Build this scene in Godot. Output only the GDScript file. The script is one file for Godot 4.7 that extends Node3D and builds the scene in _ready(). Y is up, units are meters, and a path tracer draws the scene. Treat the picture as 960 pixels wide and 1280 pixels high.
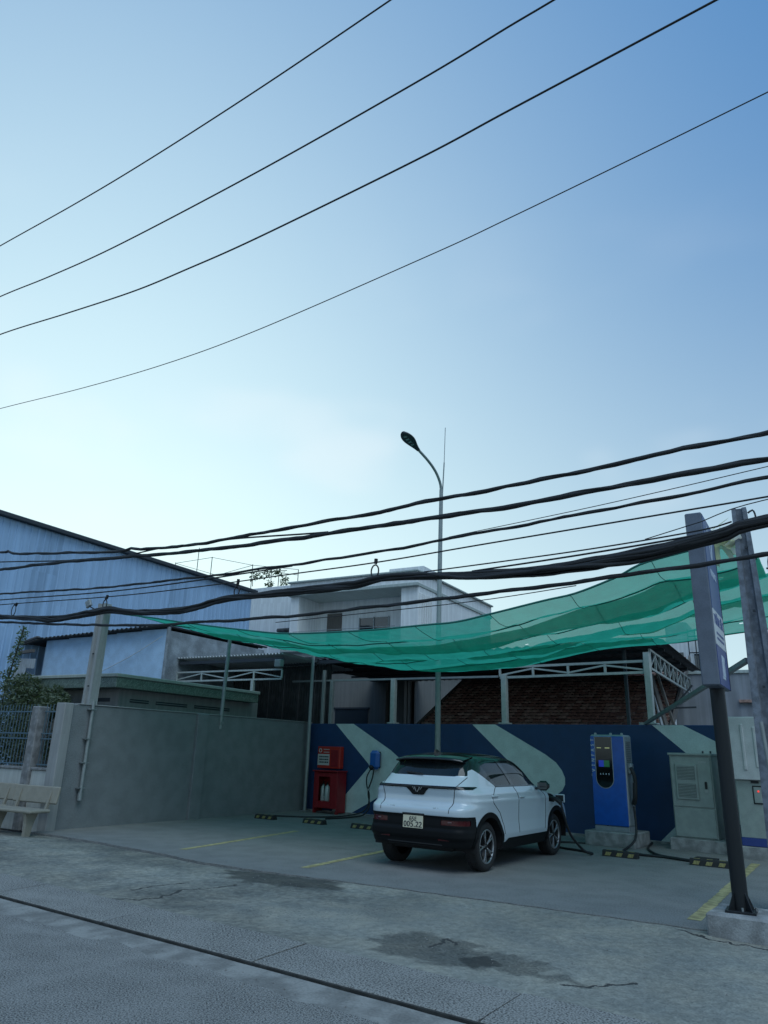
extends Node3D
# An EV charging lot behind a pavement, seen from across the kerb on a hazy late afternoon.
# World: -Z runs into the lot along the grey boundary wall, the street runs along X (turned by TILT).

const TILT := -0.12043            # the street, the kerb, the painted wall and the wheel stops are turned by 6.9 degrees
var M := {}
var X := {}
var used := {}
var rng := RandomNumberGenerator.new()
var sg := 0

func _ready():
	rng.seed = 7
	camera_and_light()
	textures()
	materials()
	setting()
	boundary_walls()
	left_side()
	background_buildings()
	rear_shelter()
	lot_equipment()
	car()
	poles_and_sign()
	shade_net()
	wires()

# ------------------------------------------------------------------ camera, sky, fill light
func camera_and_light():
	var cam := Camera3D.new()
	cam.name = "camera"
	cam.fov = 70.13
	cam.near = 0.05
	cam.far = 2000.0
	add_child(cam)
	cam.position = Vector3(0, 1.55, 0)
	cam.basis = Basis(Vector3.UP, deg_to_rad(29.6)) * Basis(Vector3.RIGHT, deg_to_rad(18.2)) * Basis(Vector3.BACK, deg_to_rad(1.75))
	cam.current = true
	var glow_at := Vector3(-0.754, 0.362, -0.547).normalized()   # brightest part of the hazy sky
	var light_from := Vector3(0.36, 0.82, 0.38).normalized()         # direction of the added soft fill, high above the street
	var env := Environment.new()
	env.background_mode = Environment.BG_SKY
	env.tonemap_mode = Environment.TONE_MAPPER_LINEAR
	env.tonemap_exposure = 1.1
	env.sdfgi_enabled = true
	env.ssao_enabled = true
	env.ssil_enabled = true
	env.background_energy_multiplier = 1.0
	var sm := PanoramaSkyMaterial.new()
	sm.panorama = sky_image(glow_at)
	var sky := Sky.new()
	sky.sky_material = sm
	env.sky = sky
	var we := WorldEnvironment.new()
	we.name = "world_environment"
	we.environment = env
	add_child(we)
	var sky_fill := DirectionalLight3D.new()  # added wide fill lifting ground and walls, standing in for open sky
	sky_fill.name = "sky_fill"
	sky_fill.light_energy = 0.42
	sky_fill.light_color = Color(0.91, 0.98, 1.0)
	sky_fill.light_angular_distance = 45.0
	sky_fill.shadow_enabled = true
	add_child(sky_fill)
	sky_fill.look_at_from_position(Vector3.ZERO, -light_from)

func sky_image(light_from: Vector3) -> ImageTexture:
	var w := 512
	var h := 256
	var im := Image.create(w, h, false, Image.FORMAT_RGBF)
	var nz := FastNoiseLite.new()
	nz.seed = 3
	nz.frequency = 2.2
	nz.fractal_octaves = 5
	for j in h:
		var el := (0.5 - (j + 0.5) / h) * PI
		for i in w:
			var az := (i + 0.5) / w * TAU
			var d := Vector3(sin(az) * cos(el), sin(el), -cos(az) * cos(el))
			var up := maxf(rad_to_deg(el), 0.0)
			var an := rad_to_deg(acos(clampf(d.dot(light_from), -1, 1)))
			var c := Vector3(0.012, 0.155, 0.444) + Vector3(0.468, 0.529, 0.38) * exp(-pow(an / 40.0, 2.0)) + Vector3(0.529, 0.563, 0.337) * exp(-pow(up / 22.0, 1.5))
			# thin high wisps low in the sky
			var q := Vector3(d.x, d.y * 3.2, d.z)
			var cl := smoothstep(0.05, 0.6, nz.get_noise_3dv(q * 1.1)) * exp(-pow((up - 17.0) / 13.0, 2.0))
			c = c.lerp(Vector3(0.84, 0.90, 0.94), 0.36 * cl)
			if el < 0.0:
				c = c.lerp(Vector3(0.12, 0.14, 0.16), smoothstep(0.0, 0.12, -el))
			im.set_pixel(i, j, Color(c.x, c.y, c.z))
	return ImageTexture.create_from_image(im)

# ------------------------------------------------------------------ textures and materials
func noise(sd: int, fr: float, oct := 5, type := FastNoiseLite.TYPE_SIMPLEX_SMOOTH) -> FastNoiseLite:
	var n := FastNoiseLite.new()
	n.seed = sd
	n.noise_type = type
	n.frequency = fr
	n.fractal_octaves = oct
	return n

func gray(sd: int, fr: float, oct: int, size := 512) -> PackedByteArray:
	var im := noise(sd, fr, oct).get_seamless_image(size, size)
	im.convert(Image.FORMAT_L8)
	return im.get_data()

# neutral modulation map: coarse blotches, mid patches and fine grain
func modmap(sd: int, lo: float, grain: float, size := 512, fr := 0.006, gfr := 0.12) -> ImageTexture:
	var a := gray(sd, fr, 5, size)
	var b := gray(sd + 11, gfr, 3, size)
	var im := Image.create(size, size, false, Image.FORMAT_RGB8)
	var out := PackedByteArray()
	out.resize(size * size * 3)
	for k in size * size:
		var v := lo + (1.0 - lo) * smoothstep(0.12, 0.88, a[k] / 255.0) + grain * (b[k] / 255.0 - 0.5)
		var q := int(clampf(v, 0, 1) * 255)
		out[k * 3] = q
		out[k * 3 + 1] = q
		out[k * 3 + 2] = q
	im = Image.create_from_data(size, size, false, Image.FORMAT_RGB8, out)
	im.generate_mipmaps()
	return ImageTexture.create_from_image(im)

func bumpmap(sd: int, fr: float, oct: int, strength: float, size := 512) -> ImageTexture:
	var im := noise(sd, fr, oct).get_seamless_image(size, size)
	im.convert(Image.FORMAT_RGBA8)
	im.bump_map_to_normal_map(strength)
	im.generate_mipmaps()
	return ImageTexture.create_from_image(im)

# vertical run-off streaks (x across, y down)
func streakmap(sd: int, lo: float) -> ImageTexture:
	var s := 512
	var n := noise(sd, 0.035, 4)
	var n2 := noise(sd + 5, 0.011, 4)
	var im := Image.create(s, s, false, Image.FORMAT_RGB8)
	for y in s:
		for x in s:
			var v := smoothstep(-0.25, 0.55, n.get_noise_2d(x, y * 0.035 + 40.0))
			var b := n2.get_noise_2d(x, y)
			var q := clampf(lo + (1.0 - lo) * v * 0.7 + 0.3 * (1.0 - lo) * (b + 0.5), 0, 1)
			im.set_pixel(x, y, Color(q, q, q))
	im.generate_mipmaps()
	return ImageTexture.create_from_image(im)

func textures():
	X.conc = modmap(21, 0.90, 0.55, 1024, 0.006, 0.16)
	X.conc2 = modmap(57, 0.76, 0.16, 512, 0.008)
	X.fine = modmap(91, 0.93, 0.10, 512, 0.01)
	X.asph = modmap(33, 0.86, 1.7, 1024, 0.006, 0.20)
	X.streak = streakmap(41, 0.92)
	X.streak2 = streakmap(77, 0.84)
	X.n_conc = bumpmap(5, 0.06, 4, 3.0)
	X.n_asph = bumpmap(6, 0.24, 3, 5.0, 1024)
	X.n_soft = bumpmap(8, 0.012, 4, 3.0)
	X.walk = pavement_image()
	X.mosaic = mosaic_image()

# the pavement strip, 17 m by 4.6 m: patched cement with worn cracks, damp dirt stains, gravelly areas
func pavement_image() -> ImageTexture:
	var w := 1700
	var h := 460
	var n1 := noise(101, 0.5, 5)
	var n2 := noise(102, 9.0, 4)
	var n3 := noise(103, 1.6, 4)
	var n4 := noise(104, 30.0, 2)
	var p1 := [Vector2(-7.12, -8.5), Vector2(-6.5, -8.7), Vector2(-5.4, -8.6), Vector2(-5.1, -8.2), Vector2(-5.42, -7.99), Vector2(-6.09, -7.86), Vector2(-6.69, -7.97)]
	var p2 := [Vector2(-3.65, -6.51), Vector2(-3.24, -6.82), Vector2(-2.91, -6.80), Vector2(-2.71, -6.67), Vector2(-2.23, -6.54), Vector2(-1.88, -6.24), Vector2(-1.60, -6.07), Vector2(-1.80, -5.97), Vector2(-2.18, -6.02), Vector2(-2.47, -6.08), Vector2(-2.61, -5.95), Vector2(-3.01, -5.91), Vector2(-3.37, -6.02)]
	var p3 := [Vector2(-2.78, -6.34), Vector2(-2.61, -6.45), Vector2(-2.36, -6.27), Vector2(-2.48, -6.06), Vector2(-2.66, -6.11)]
	var p4 := [Vector2(-6.4, -6.2), Vector2(-5.2, -6.9), Vector2(-4.2, -7.8), Vector2(-3.0, -7.9), Vector2(-3.6, -6.9), Vector2(-4.7, -6.2)]
	var cracks := [
		[Vector2(-6.7, -6.12), Vector2(-6.45, -6.3), Vector2(-6.32, -6.5), Vector2(-6.41, -6.9), Vector2(-6.33, -7.2), Vector2(-6.21, -7.69)],
		[Vector2(-6.86, -6.61), Vector2(-6.9, -6.85), Vector2(-6.86, -7.06), Vector2(-6.75, -7.38)],
		[Vector2(-3.07, -6.47), Vector2(-3.05, -6.70), Vector2(-2.92, -6.65)],
		[Vector2(-1.82, -5.95), Vector2(-1.62, -6.03), Vector2(-1.37, -6.33)],
		[Vector2(-1.34, -8.40), Vector2(-1.02, -8.22), Vector2(-0.56, -8.1), Vector2(0.4, -8.0)]]
	var out := PackedByteArray()
	out.resize(w * h * 3)
	for j in h:
		var z := -9.5 + j * 0.01
		for i in w:
			var x := -14.0 + i * 0.01
			var p := Vector2(x, z)
			var big := n1.get_noise_2d(x, z)
			var mid := n3.get_noise_2d(x, z)
			var grain := n2.get_noise_2d(x, z)
			var v := 0.80 + 0.20 * big + 0.13 * mid + 0.16 * grain
			var grit := n4.get_noise_2d(x, z)
			v += 0.13 * grit - 0.22 * smoothstep(0.42, 0.62, grit)
			var smooth := smoothstep(-5.6, -3.2, x + 0.8 * big) * 0.75
			v = lerpf(v, 0.86 + 0.07 * big + 0.06 * mid + 0.09 * grain + 0.11 * grit - 0.15 * smoothstep(0.5, 0.65, grit), smooth)
			var warm := 0.5 + 0.5 * mid
			if x > -7.8 and x < -0.9:
				var q := p + Vector2(n3.get_noise_2d(x * 2.0, z * 2.0 + 9.0), n3.get_noise_2d(x * 2.0 + 5.0, z * 2.0)) * 0.22
				if x < -4.6:
					v = lerpf(v, v * 0.60 + 0.08 * grit, smoothstep(-0.09, 0.12, sdpoly(q, p1) + 0.05 * grain))
				if x > -4.0:
					v = lerpf(v, v * 0.74 + 0.08 * grit, smoothstep(-0.06, 0.09, sdpoly(q, p2) + 0.05 * grain))
					v = lerpf(v, v * 0.62, smoothstep(-0.05, 0.05, sdpoly(q, p3) + 0.04 * grain))
				if x < -2.6:
					v -= 0.16 * smoothstep(0.15, 0.5, grit + 0.6 * grain) * smoothstep(-0.2, 0.3, sdpoly(q, p4))
			out[(j * w + i) * 3] = int(clampf(v * (0.97 + 0.05 * warm), 0, 1) * 255)
			out[(j * w + i) * 3 + 1] = int(clampf(v, 0, 1) * 255)
			out[(j * w + i) * 3 + 2] = int(clampf(v * (1.0 - 0.06 * warm), 0, 1) * 255)
	# dark cracks, drawn with a wandering width
	for c in cracks:
		for s in c.size() - 1:
			var a: Vector2 = c[s]
			var b: Vector2 = c[s + 1]
			var steps := int(a.distance_to(b) / 0.006)
			for k in steps:
				var t := float(k) / steps
				var q2 := a.lerp(b, t)
				q2 += Vector2(n3.get_noise_2d(q2.x * 4.0, q2.y * 4.0), n3.get_noise_2d(q2.y * 4.0, q2.x * 4.0 + 3.0)) * 0.07
				var wd := -0.004 + 0.026 * absf(n3.get_noise_2d(q2.x * 3.0 + 20.0, q2.y * 3.0))
				var r := int(wd / 0.01) + 1
				for dy in range(-r, r + 1):
					for dx in range(-r, r + 1):
						if dx * dx + dy * dy > r * r:
							continue
						var ii := int((q2.x + 14.0) * 100.0) + dx
						var jj := int((q2.y + 9.5) * 100.0) + dy
						if ii >= 0 and ii < w and jj >= 0 and jj < h:
							for ch in 3:
								out[(jj * w + ii) * 3 + ch] = mini(out[(jj * w + ii) * 3 + ch], 84 + (ii * 7 + jj * 13) % 24)
	var im := Image.create_from_data(w, h, false, Image.FORMAT_RGB8, out)
	var nm := im.duplicate()
	nm.convert(Image.FORMAT_RGBA8)
	nm.bump_map_to_normal_map(5.0)
	X.walk_relief = ImageTexture.create_from_image(nm)
	im.generate_mipmaps()
	return ImageTexture.create_from_image(im)

# small glazed mosaic of a roof fascia
func mosaic_image() -> ImageTexture:
	var s := 256
	var im := Image.create(s, s, false, Image.FORMAT_RGB8)
	var r := RandomNumberGenerator.new()
	r.seed = 5
	for ty in 32:
		for tx in 32:
			var v := r.randf_range(0.72, 1.0)
			im.fill_rect(Rect2i(tx * 8, ty * 8, 7, 7), Color(v * 0.93, v, v * 0.95))
	im.generate_mipmaps()
	return ImageTexture.create_from_image(im)

func mat(called: String, c: Color, rough := 0.85, metal := 0.0, tex = null, size := 2.0, nrm = null, ns := 0.6) -> StandardMaterial3D:
	var m := StandardMaterial3D.new()
	m.albedo_color = c.linear_to_srgb()
	m.roughness = rough
	m.metallic = metal
	if tex != null:
		m.albedo_texture = tex
	if nrm != null:
		m.normal_enabled = true
		m.normal_texture = nrm
		m.normal_scale = ns
	if tex != null or nrm != null:
		m.uv1_triplanar = true
		m.uv1_world_triplanar = true
		m.uv1_scale = Vector3.ONE / size
	M[called] = m
	return m

func materials():
	mat("asphalt", Color(0.285, 0.28, 0.262), 0.92, 0, X.asph, 3.4, X.n_asph, 0.8)
	mat("earth", Color(0.075, 0.07, 0.065), 0.95, 0, X.conc2, 3.0, X.n_conc, 0.8)
	mat("lot", Color(0.222, 0.222, 0.212), 0.85, 0, X.conc, 4.0, X.n_conc, 0.3)
	mat("kerb", Color(0.285, 0.28, 0.26), 0.92, 0, X.asph, 4.0, X.n_asph, 0.35)
	mat("kerb2", Color(0.278, 0.274, 0.254), 0.92, 0, X.asph, 4.4, X.n_asph, 0.35)
	mat("gutter", Color(0.285, 0.28, 0.26), 0.9, 0, X.conc2, 1.9, X.n_conc, 0.5)
	mat("yellow_line", Color(0.47, 0.41, 0.20), 0.8, 0, X.conc2, 0.7)
	mat("render_grey", Color(0.215, 0.232, 0.24), 0.9, 0, X.conc, 3.1, X.n_conc, 0.15)
	mat("render_light", Color(0.33, 0.335, 0.33), 0.9, 0, X.streak, 1.7)
	mat("render_old", Color(0.30, 0.30, 0.30), 0.95, 0, X.conc2, 0.9, X.n_conc, 0.5)
	mat("low_wall", Color(0.52, 0.53, 0.50), 0.85, 0, X.streak, 1.4)
	mat("paint_blue", Color(0.008, 0.045, 0.135), 0.6, 0, X.fine, 2.1)
	mat("paint_pale", Color(0.60, 0.69, 0.67), 0.62, 0, X.fine, 2.1)
	mat("mosaic", Color(0.31, 0.345, 0.325), 0.45, 0, X.mosaic, 0.8)
	mat("slab_edge", Color(0.36, 0.40, 0.36), 0.85, 0, X.streak, 1.2)
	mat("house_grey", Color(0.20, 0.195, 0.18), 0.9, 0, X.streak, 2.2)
	mat("wall_dark", Color(0.27, 0.275, 0.27), 0.9, 0, X.streak, 1.6)
	mat("clad_blue", Color(0.37, 0.55, 0.77), 0.5, 0.0, X.streak, 5.0)
	mat("clad_blue2", Color(0.36, 0.54, 0.76), 0.5, 0.0, X.streak2, 7.0)
	mat("clad_blue3", Color(0.38, 0.56, 0.78), 0.5, 0.0, X.streak, 6.0)
	mat("shed_sheet", Color(0.46, 0.63, 0.80), 0.5, 0.0, X.fine, 2.6)
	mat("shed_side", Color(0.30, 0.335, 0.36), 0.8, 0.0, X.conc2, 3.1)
	mat("roof_metal", Color(0.46, 0.49, 0.50), 0.5, 0.0, X.streak2, 1.3)
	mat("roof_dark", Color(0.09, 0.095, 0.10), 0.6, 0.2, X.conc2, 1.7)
	mat("steel_grey", Color(0.30, 0.33, 0.33), 0.5, 0.3, X.fine, 0.9)
	mat("steel_pale", Color(0.42, 0.46, 0.44), 0.5, 0.2, X.fine, 0.7)
	mat("steel_dark", Color(0.05, 0.06, 0.07), 0.55, 0.4, X.fine, 0.6)
	mat("galv", Color(0.40, 0.43, 0.44), 0.42, 0.7, X.conc2, 0.5)
	mat("house_white", Color(0.80, 0.82, 0.82), 0.85, 0, X.streak, 3.4)
	mat("house_trim", Color(0.42, 0.48, 0.46), 0.85, 0, X.streak, 2.0)
	mat("far_white", Color(0.72, 0.75, 0.76), 0.85, 0, X.streak, 3.0)
	mat("far_grey", Color(0.30, 0.325, 0.36), 0.9, 0, X.streak2, 4.2)
	mat("tile_a", Color(0.31, 0.16, 0.13), 0.85, 0, X.conc2, 0.8)
	mat("tile_b", Color(0.45, 0.29, 0.24), 0.85, 0, X.conc2, 0.8)
	mat("pole_conc", Color(0.33, 0.345, 0.34), 0.9, 0, X.streak, 0.8, X.n_conc, 0.5)
	mat("pole_conc2", Color(0.21, 0.24, 0.285), 0.9, 0, X.conc2, 0.7, X.n_conc, 0.6)
	mat("bench", Color(0.29, 0.27, 0.22), 0.75, 0, X.fine, 1.3)
	mat("plinth", Color(0.36, 0.365, 0.36), 0.9, 0, X.conc2, 1.1, X.n_conc, 0.5)
	mat("rubber", Color(0.02, 0.021, 0.022), 0.8, 0, X.fine, 0.3)
	mat("reflect_yellow", Color(0.32, 0.28, 0.10), 0.55, 0, X.conc2, 0.2)
	mat("red_paint", Color(0.27, 0.012, 0.018), 0.42, 0, X.fine, 0.8)
	mat("red_sign", Color(0.42, 0.028, 0.018), 0.4)
	mat("label_pale", Color(0.50, 0.50, 0.47), 0.6)
	mat("ink", Color(0.03, 0.03, 0.035), 0.6)
	mat("bottle", Color(0.52, 0.56, 0.54), 0.35, 0.2)
	mat("charger_blue", Color(0.012, 0.115, 0.50), 0.32, 0, X.fine, 1.0)
	mat("charger_grey", Color(0.36, 0.40, 0.42), 0.4, 0.3, X.fine, 0.7)
	mat("box_blue", Color(0.02, 0.12, 0.42), 0.3)
	mat("letter_pale", Color(0.50, 0.58, 0.66), 0.5)
	mat("cabinet", Color(0.33, 0.385, 0.36), 0.5, 0.1, X.fine, 1.2)
	mat("vent", Color(0.15, 0.17, 0.165), 0.6)
	mat("white_sheet", Color(0.56, 0.58, 0.58), 0.5, 0, X.fine, 1.6)
	mat("plastic_black", Color(0.016, 0.017, 0.019), 0.55)
	mat("gloss_black", Color(0.007, 0.008, 0.009), 0.08)
	mat("cable", Color(0.014, 0.015, 0.017), 0.6)
	mat("sign_grey", Color(0.145, 0.17, 0.215), 0.45, 0.3, X.fine, 1.1)
	mat("sign_blue", Color(0.05, 0.10, 0.25), 0.35)
	mat("sign_white", Color(0.60, 0.63, 0.65), 0.35)
	mat("sign_navy", Color(0.022, 0.05, 0.22), 0.35)
	mat("sign_post", Color(0.012, 0.015, 0.018), 0.5, 0.3)
	mat("leaf_a", Color(0.05, 0.07, 0.04), 0.6)
	mat("leaf_b", Color(0.085, 0.11, 0.065), 0.6)
	mat("leaf_c", Color(0.055, 0.11, 0.035), 0.55)
	for k in ["leaf_a", "leaf_b", "leaf_c"]:
		M[k].backlight_enabled = true
		M[k].backlight = Color(0.25, 0.3, 0.12)
	mat("bark", Color(0.10, 0.085, 0.07), 0.95, 0, X.conc2, 0.3)
	mat("rail_blue", Color(0.10, 0.16, 0.20), 0.5, 0.2)
	mat("wood_old", Color(0.16, 0.145, 0.13), 0.9, 0, X.streak2, 0.9)
	# car
	var p := mat("car_white", Color(0.50, 0.575, 0.62), 0.28)
	p.clearcoat_enabled = true
	p.clearcoat = 1.0
	p.clearcoat_roughness = 0.05
	mat("car_black", Color(0.012, 0.015, 0.016), 0.2)
	M.car_black.clearcoat_enabled = true
	M.car_black.clearcoat = 0.5
	M.car_black.clearcoat_roughness = 0.04
	mat("car_clad", Color(0.008, 0.009, 0.010), 0.5)
	M.car_clad.metallic_specular = 0.25
	mat("car_seam", Color(0.02, 0.022, 0.024), 0.7)
	mat("car_under", Color(0.008, 0.008, 0.009), 0.8)
	mat("tyre", Color(0.014, 0.014, 0.015), 0.75)
	mat("alloy", Color(0.36, 0.37, 0.38), 0.3, 0.8)
	mat("alloy_dark", Color(0.02, 0.021, 0.023), 0.35, 0.3)
	mat("mirror", Color(0.25, 0.27, 0.28), 0.08, 1.0)
	mat("kerb_dark", Color(0.045, 0.047, 0.044), 0.95, 0, X.conc2, 0.4)
	mat("chrome", Color(0.75, 0.77, 0.78), 0.12, 1.0)
	mat("lamp_red", Color(0.06, 0.003, 0.005), 0.12)
	mat("lamp_clear", Color(0.16, 0.10, 0.10), 0.15)
	mat("plate", Color(0.62, 0.57, 0.42), 0.5)
	mat("seat", Color(0.03, 0.03, 0.032), 0.85)
	var g := mat("glass", Color(0.012, 0.018, 0.02), 0.02)
	g.transparency = BaseMaterial3D.TRANSPARENCY_ALPHA
	g.albedo_color.a = 0.86
	var g2 := mat("window_glass", Color(0.02, 0.03, 0.04), 0.05)
	g2.metallic_specular = 0.7
	# the net: woven green shade cloth that lets part of the light through
	var n := mat("net", Color(0.042, 0.56, 0.37), 0.85, 0, X.fine, 1.6)
	n.transparency = BaseMaterial3D.TRANSPARENCY_ALPHA
	n.albedo_color.a = 0.86
	n.backlight_enabled = true
	n.backlight = Color(1, 1, 1)
	n.cull_mode = BaseMaterial3D.CULL_DISABLED
	mat("net_seam", Color(0.02, 0.16, 0.13), 0.9)
	mat("corner_pale", Color(0.62, 0.66, 0.30), 0.9)  # pale yellow-green tone of the tied net corner
	M.corner_pale.backlight_enabled = true
	M.corner_pale.backlight = Color(1, 1, 1)
	mat("rope", Color(0.30, 0.33, 0.28), 0.9)
	var s1 := mat("screen_blue", Color(0.02, 0.05, 0.25), 0.2)
	s1.emission_enabled = true
	s1.emission = Color(0.10, 0.20, 0.75)
	s1.emission_energy_multiplier = 0.3
	var s2 := mat("screen_green", Color(0.02, 0.12, 0.06), 0.2)
	s2.emission_enabled = true
	s2.emission = Color(0.10, 0.42, 0.22)
	s2.emission_energy_multiplier = 0.18
	var s3 := mat("led_bar", Color(0.3, 0.3, 0.2), 0.3)
	s3.emission_enabled = true
	s3.emission = Color(0.7, 0.75, 0.5)
	s3.emission_energy_multiplier = 0.35
	var s4 := mat("led_red", Color(0.4, 0.03, 0.03), 0.3)
	s4.emission_enabled = true
	s4.emission = Color(1.0, 0.25, 0.2)
	s4.emission_energy_multiplier = 0.9

# ------------------------------------------------------------------ building blocks
func numbered(parent: Node, called: String) -> String:
	var key := str(parent.get_instance_id()) + "/" + called
	var n: int = used.get(key, 0)
	used[key] = n + 1
	return called if n == 0 else "%s_%03d" % [called, n]

func thing(called: String, label: String, category: String, at := Vector3.ZERO, turn := 0.0, group := "") -> Node3D:
	var o := Node3D.new()
	o.name = numbered(self, called)
	add_child(o)
	o.position = at
	o.rotation.y = turn
	o.set_meta("label", label)
	o.set_meta("category", category)
	if group != "":
		o.set_meta("group", group)
	return o

func ST() -> SurfaceTool:
	var st := SurfaceTool.new()
	st.begin(Mesh.PRIMITIVE_TRIANGLES)
	return st

func done(st: SurfaceTool) -> ArrayMesh:
	st.generate_normals()
	return st.commit()

func part(parent: Node, called: String, shape, m: Material, xf := Transform3D.IDENTITY) -> MeshInstance3D:
	var o := MeshInstance3D.new()
	o.name = numbered(parent, called)
	o.mesh = done(shape) if shape is SurfaceTool else shape
	o.material_override = m
	parent.add_child(o)
	o.transform = xf
	return o

func structure(called: String, shape, m: Material, xf := Transform3D.IDENTITY) -> MeshInstance3D:
	var o := part(self, called, shape, m, xf)
	o.set_meta("kind", "structure")
	return o

func again(o: Node3D, label: String, at: Vector3, turn: float) -> Node3D:
	var base := String(o.name)
	var c: Node3D = o.duplicate()
	c.name = numbered(self, base)
	add_child(c)
	c.position = at
	c.rotation.y = turn
	c.set_meta("label", label)
	return c

func tri(st: SurfaceTool, a: Vector3, b: Vector3, c: Vector3):
	st.add_vertex(a)
	st.add_vertex(b)
	st.add_vertex(c)

func quad(st: SurfaceTool, a: Vector3, b: Vector3, c: Vector3, d: Vector3):
	tri(st, a, b, c)
	tri(st, a, c, d)

# chamfered box
func bx(st: SurfaceTool, c: Vector3, s: Vector3, bev := 0.0, bs := Basis.IDENTITY):
	st.set_smooth_group(-1)
	var h := s * 0.5
	var b := minf(bev, minf(h.x, minf(h.y, h.z)) * 0.9)
	if b <= 0.0:
		var v := []
		for k in 8:
			v.append(c + bs * Vector3(h.x if k & 1 else -h.x, h.y if k & 2 else -h.y, h.z if k & 4 else -h.z))
		quad(st, v[0], v[1], v[3], v[2])
		quad(st, v[5], v[4], v[6], v[7])
		quad(st, v[4], v[0], v[2], v[6])
		quad(st, v[1], v[5], v[7], v[3])
		quad(st, v[2], v[3], v[7], v[6])
		quad(st, v[4], v[5], v[1], v[0])
		return
	var i := h - Vector3.ONE * b
	for ax in 3:
		var u := (ax + 1) % 3
		var w := (ax + 2) % 3
		for sgn in [-1.0, 1.0]:
			var f := []
			for q in [[-1, -1], [1, -1], [1, 1], [-1, 1]]:
				var p := Vector3.ZERO
				p[ax] = h[ax] * sgn
				p[u] = i[u] * q[0]
				p[w] = i[w] * q[1]
				f.append(c + bs * p)
			if sgn > 0:
				quad(st, f[3], f[2], f[1], f[0])
			else:
				quad(st, f[0], f[1], f[2], f[3])
	for ax in 3:
		var u := (ax + 1) % 3
		var w := (ax + 2) % 3
		for su in [-1.0, 1.0]:
			for sw in [-1.0, 1.0]:
				var f := []
				for e in [[-1, 0], [1, 0], [1, 1], [-1, 1]]:
					var p := Vector3.ZERO
					p[ax] = i[ax] * e[0]
					p[u] = (h[u] if e[1] == 0 else i[u]) * su
					p[w] = (i[w] if e[1] == 0 else h[w]) * sw
					f.append(c + bs * p)
				if su * sw > 0:
					quad(st, f[3], f[2], f[1], f[0])
				else:
					quad(st, f[0], f[1], f[2], f[3])
	for sx in [-1.0, 1.0]:
		for sy in [-1.0, 1.0]:
			for sz in [-1.0, 1.0]:
				var a := c + bs * Vector3(h.x * sx, i.y * sy, i.z * sz)
				var d := c + bs * Vector3(i.x * sx, h.y * sy, i.z * sz)
				var e2 := c + bs * Vector3(i.x * sx, i.y * sy, h.z * sz)
				if sx * sy * sz > 0:
					tri(st, a, e2, d)
				else:
					tri(st, a, d, e2)

func box(parent: Node, called: String, m: Material, c: Vector3, s: Vector3, bev := 0.0, bs := Basis.IDENTITY) -> MeshInstance3D:
	var st := ST()
	bx(st, Vector3.ZERO, s, bev)
	return part(parent, called, st, m, Transform3D(bs, c))

func beam(st: SurfaceTool, a: Vector3, b: Vector3, w: float, h: float, bev := 0.0):
	var d := (b - a).normalized()
	var up := Vector3.UP if absf(d.y) < 0.98 else Vector3.RIGHT
	var x := up.cross(d).normalized()
	var y := d.cross(x)
	bx(st, (a + b) * 0.5, Vector3(w, h, a.distance_to(b)), bev, Basis(x, y, d))

func bar(parent: Node, called: String, m: Material, a: Vector3, b: Vector3, w: float, h: float) -> MeshInstance3D:
	var st := ST()
	beam(st, a, b, w, h, 0.003)
	return part(parent, called, st, m)

func tube(st: SurfaceTool, pts: Array, r, seg := 8, caps := true):
	sg += 1
	st.set_smooth_group(sg)
	var n := pts.size()
	var rings := []
	var side := Vector3.ZERO
	for k in n:
		var d: Vector3 = (pts[mini(k + 1, n - 1)] - pts[maxi(k - 1, 0)]).normalized()
		if k == 0:
			side = d.cross(Vector3.UP if absf(d.y) < 0.9 else Vector3.RIGHT).normalized()
		else:
			side = (side - d * side.dot(d)).normalized()
		var up := side.cross(d)
		var rad: float = r[k] if r is Array else r
		var ring := []
		for j in seg:
			var a := TAU * j / seg
			ring.append(pts[k] + (side * cos(a) + up * sin(a)) * rad)
		rings.append(ring)
	for k in n - 1:
		for j in seg:
			var j2 := (j + 1) % seg
			quad(st, rings[k][j], rings[k + 1][j], rings[k + 1][j2], rings[k][j2])
	if caps:
		st.set_smooth_group(-1)
		for j in seg:
			var j2 := (j + 1) % seg
			tri(st, pts[0], rings[0][j], rings[0][j2])
			tri(st, pts[n - 1], rings[n - 1][j2], rings[n - 1][j])

func curve(ctrl: Array, step := 0.1) -> Array:
	var c := Curve3D.new()
	var n := ctrl.size()
	for k in n:
		var t: Vector3 = (ctrl[mini(k + 1, n - 1)] - ctrl[maxi(k - 1, 0)]) / 6.0
		c.add_point(ctrl[k], -t, t)
	var len := c.get_baked_length()
	var cnt := maxi(2, int(len / step))
	var out := []
	for k in cnt + 1:
		out.append(c.sample_baked(len * k / cnt, true))
	return out

func pipe(parent: Node, called: String, m: Material, ctrl: Array, r, step := 0.1, seg := 8) -> MeshInstance3D:
	var st := ST()
	tube(st, curve(ctrl, step), r, seg)
	return part(parent, called, st, m)

func lathe(st: SurfaceTool, prof: Array, seg: int, xf := Transform3D.IDENTITY):
	sg += 1
	st.set_smooth_group(sg)
	for k in prof.size() - 1:
		for j in seg:
			var a := TAU * j / seg
			var b := TAU * (j + 1) / seg
			var p: Vector2 = prof[k]
			var q: Vector2 = prof[k + 1]
			quad(st, xf * Vector3(p.x * cos(a), p.y, p.x * sin(a)), xf * Vector3(p.x * cos(b), p.y, p.x * sin(b)), xf * Vector3(q.x * cos(b), q.y, q.x * sin(b)), xf * Vector3(q.x * cos(a), q.y, q.x * sin(a)))

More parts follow.
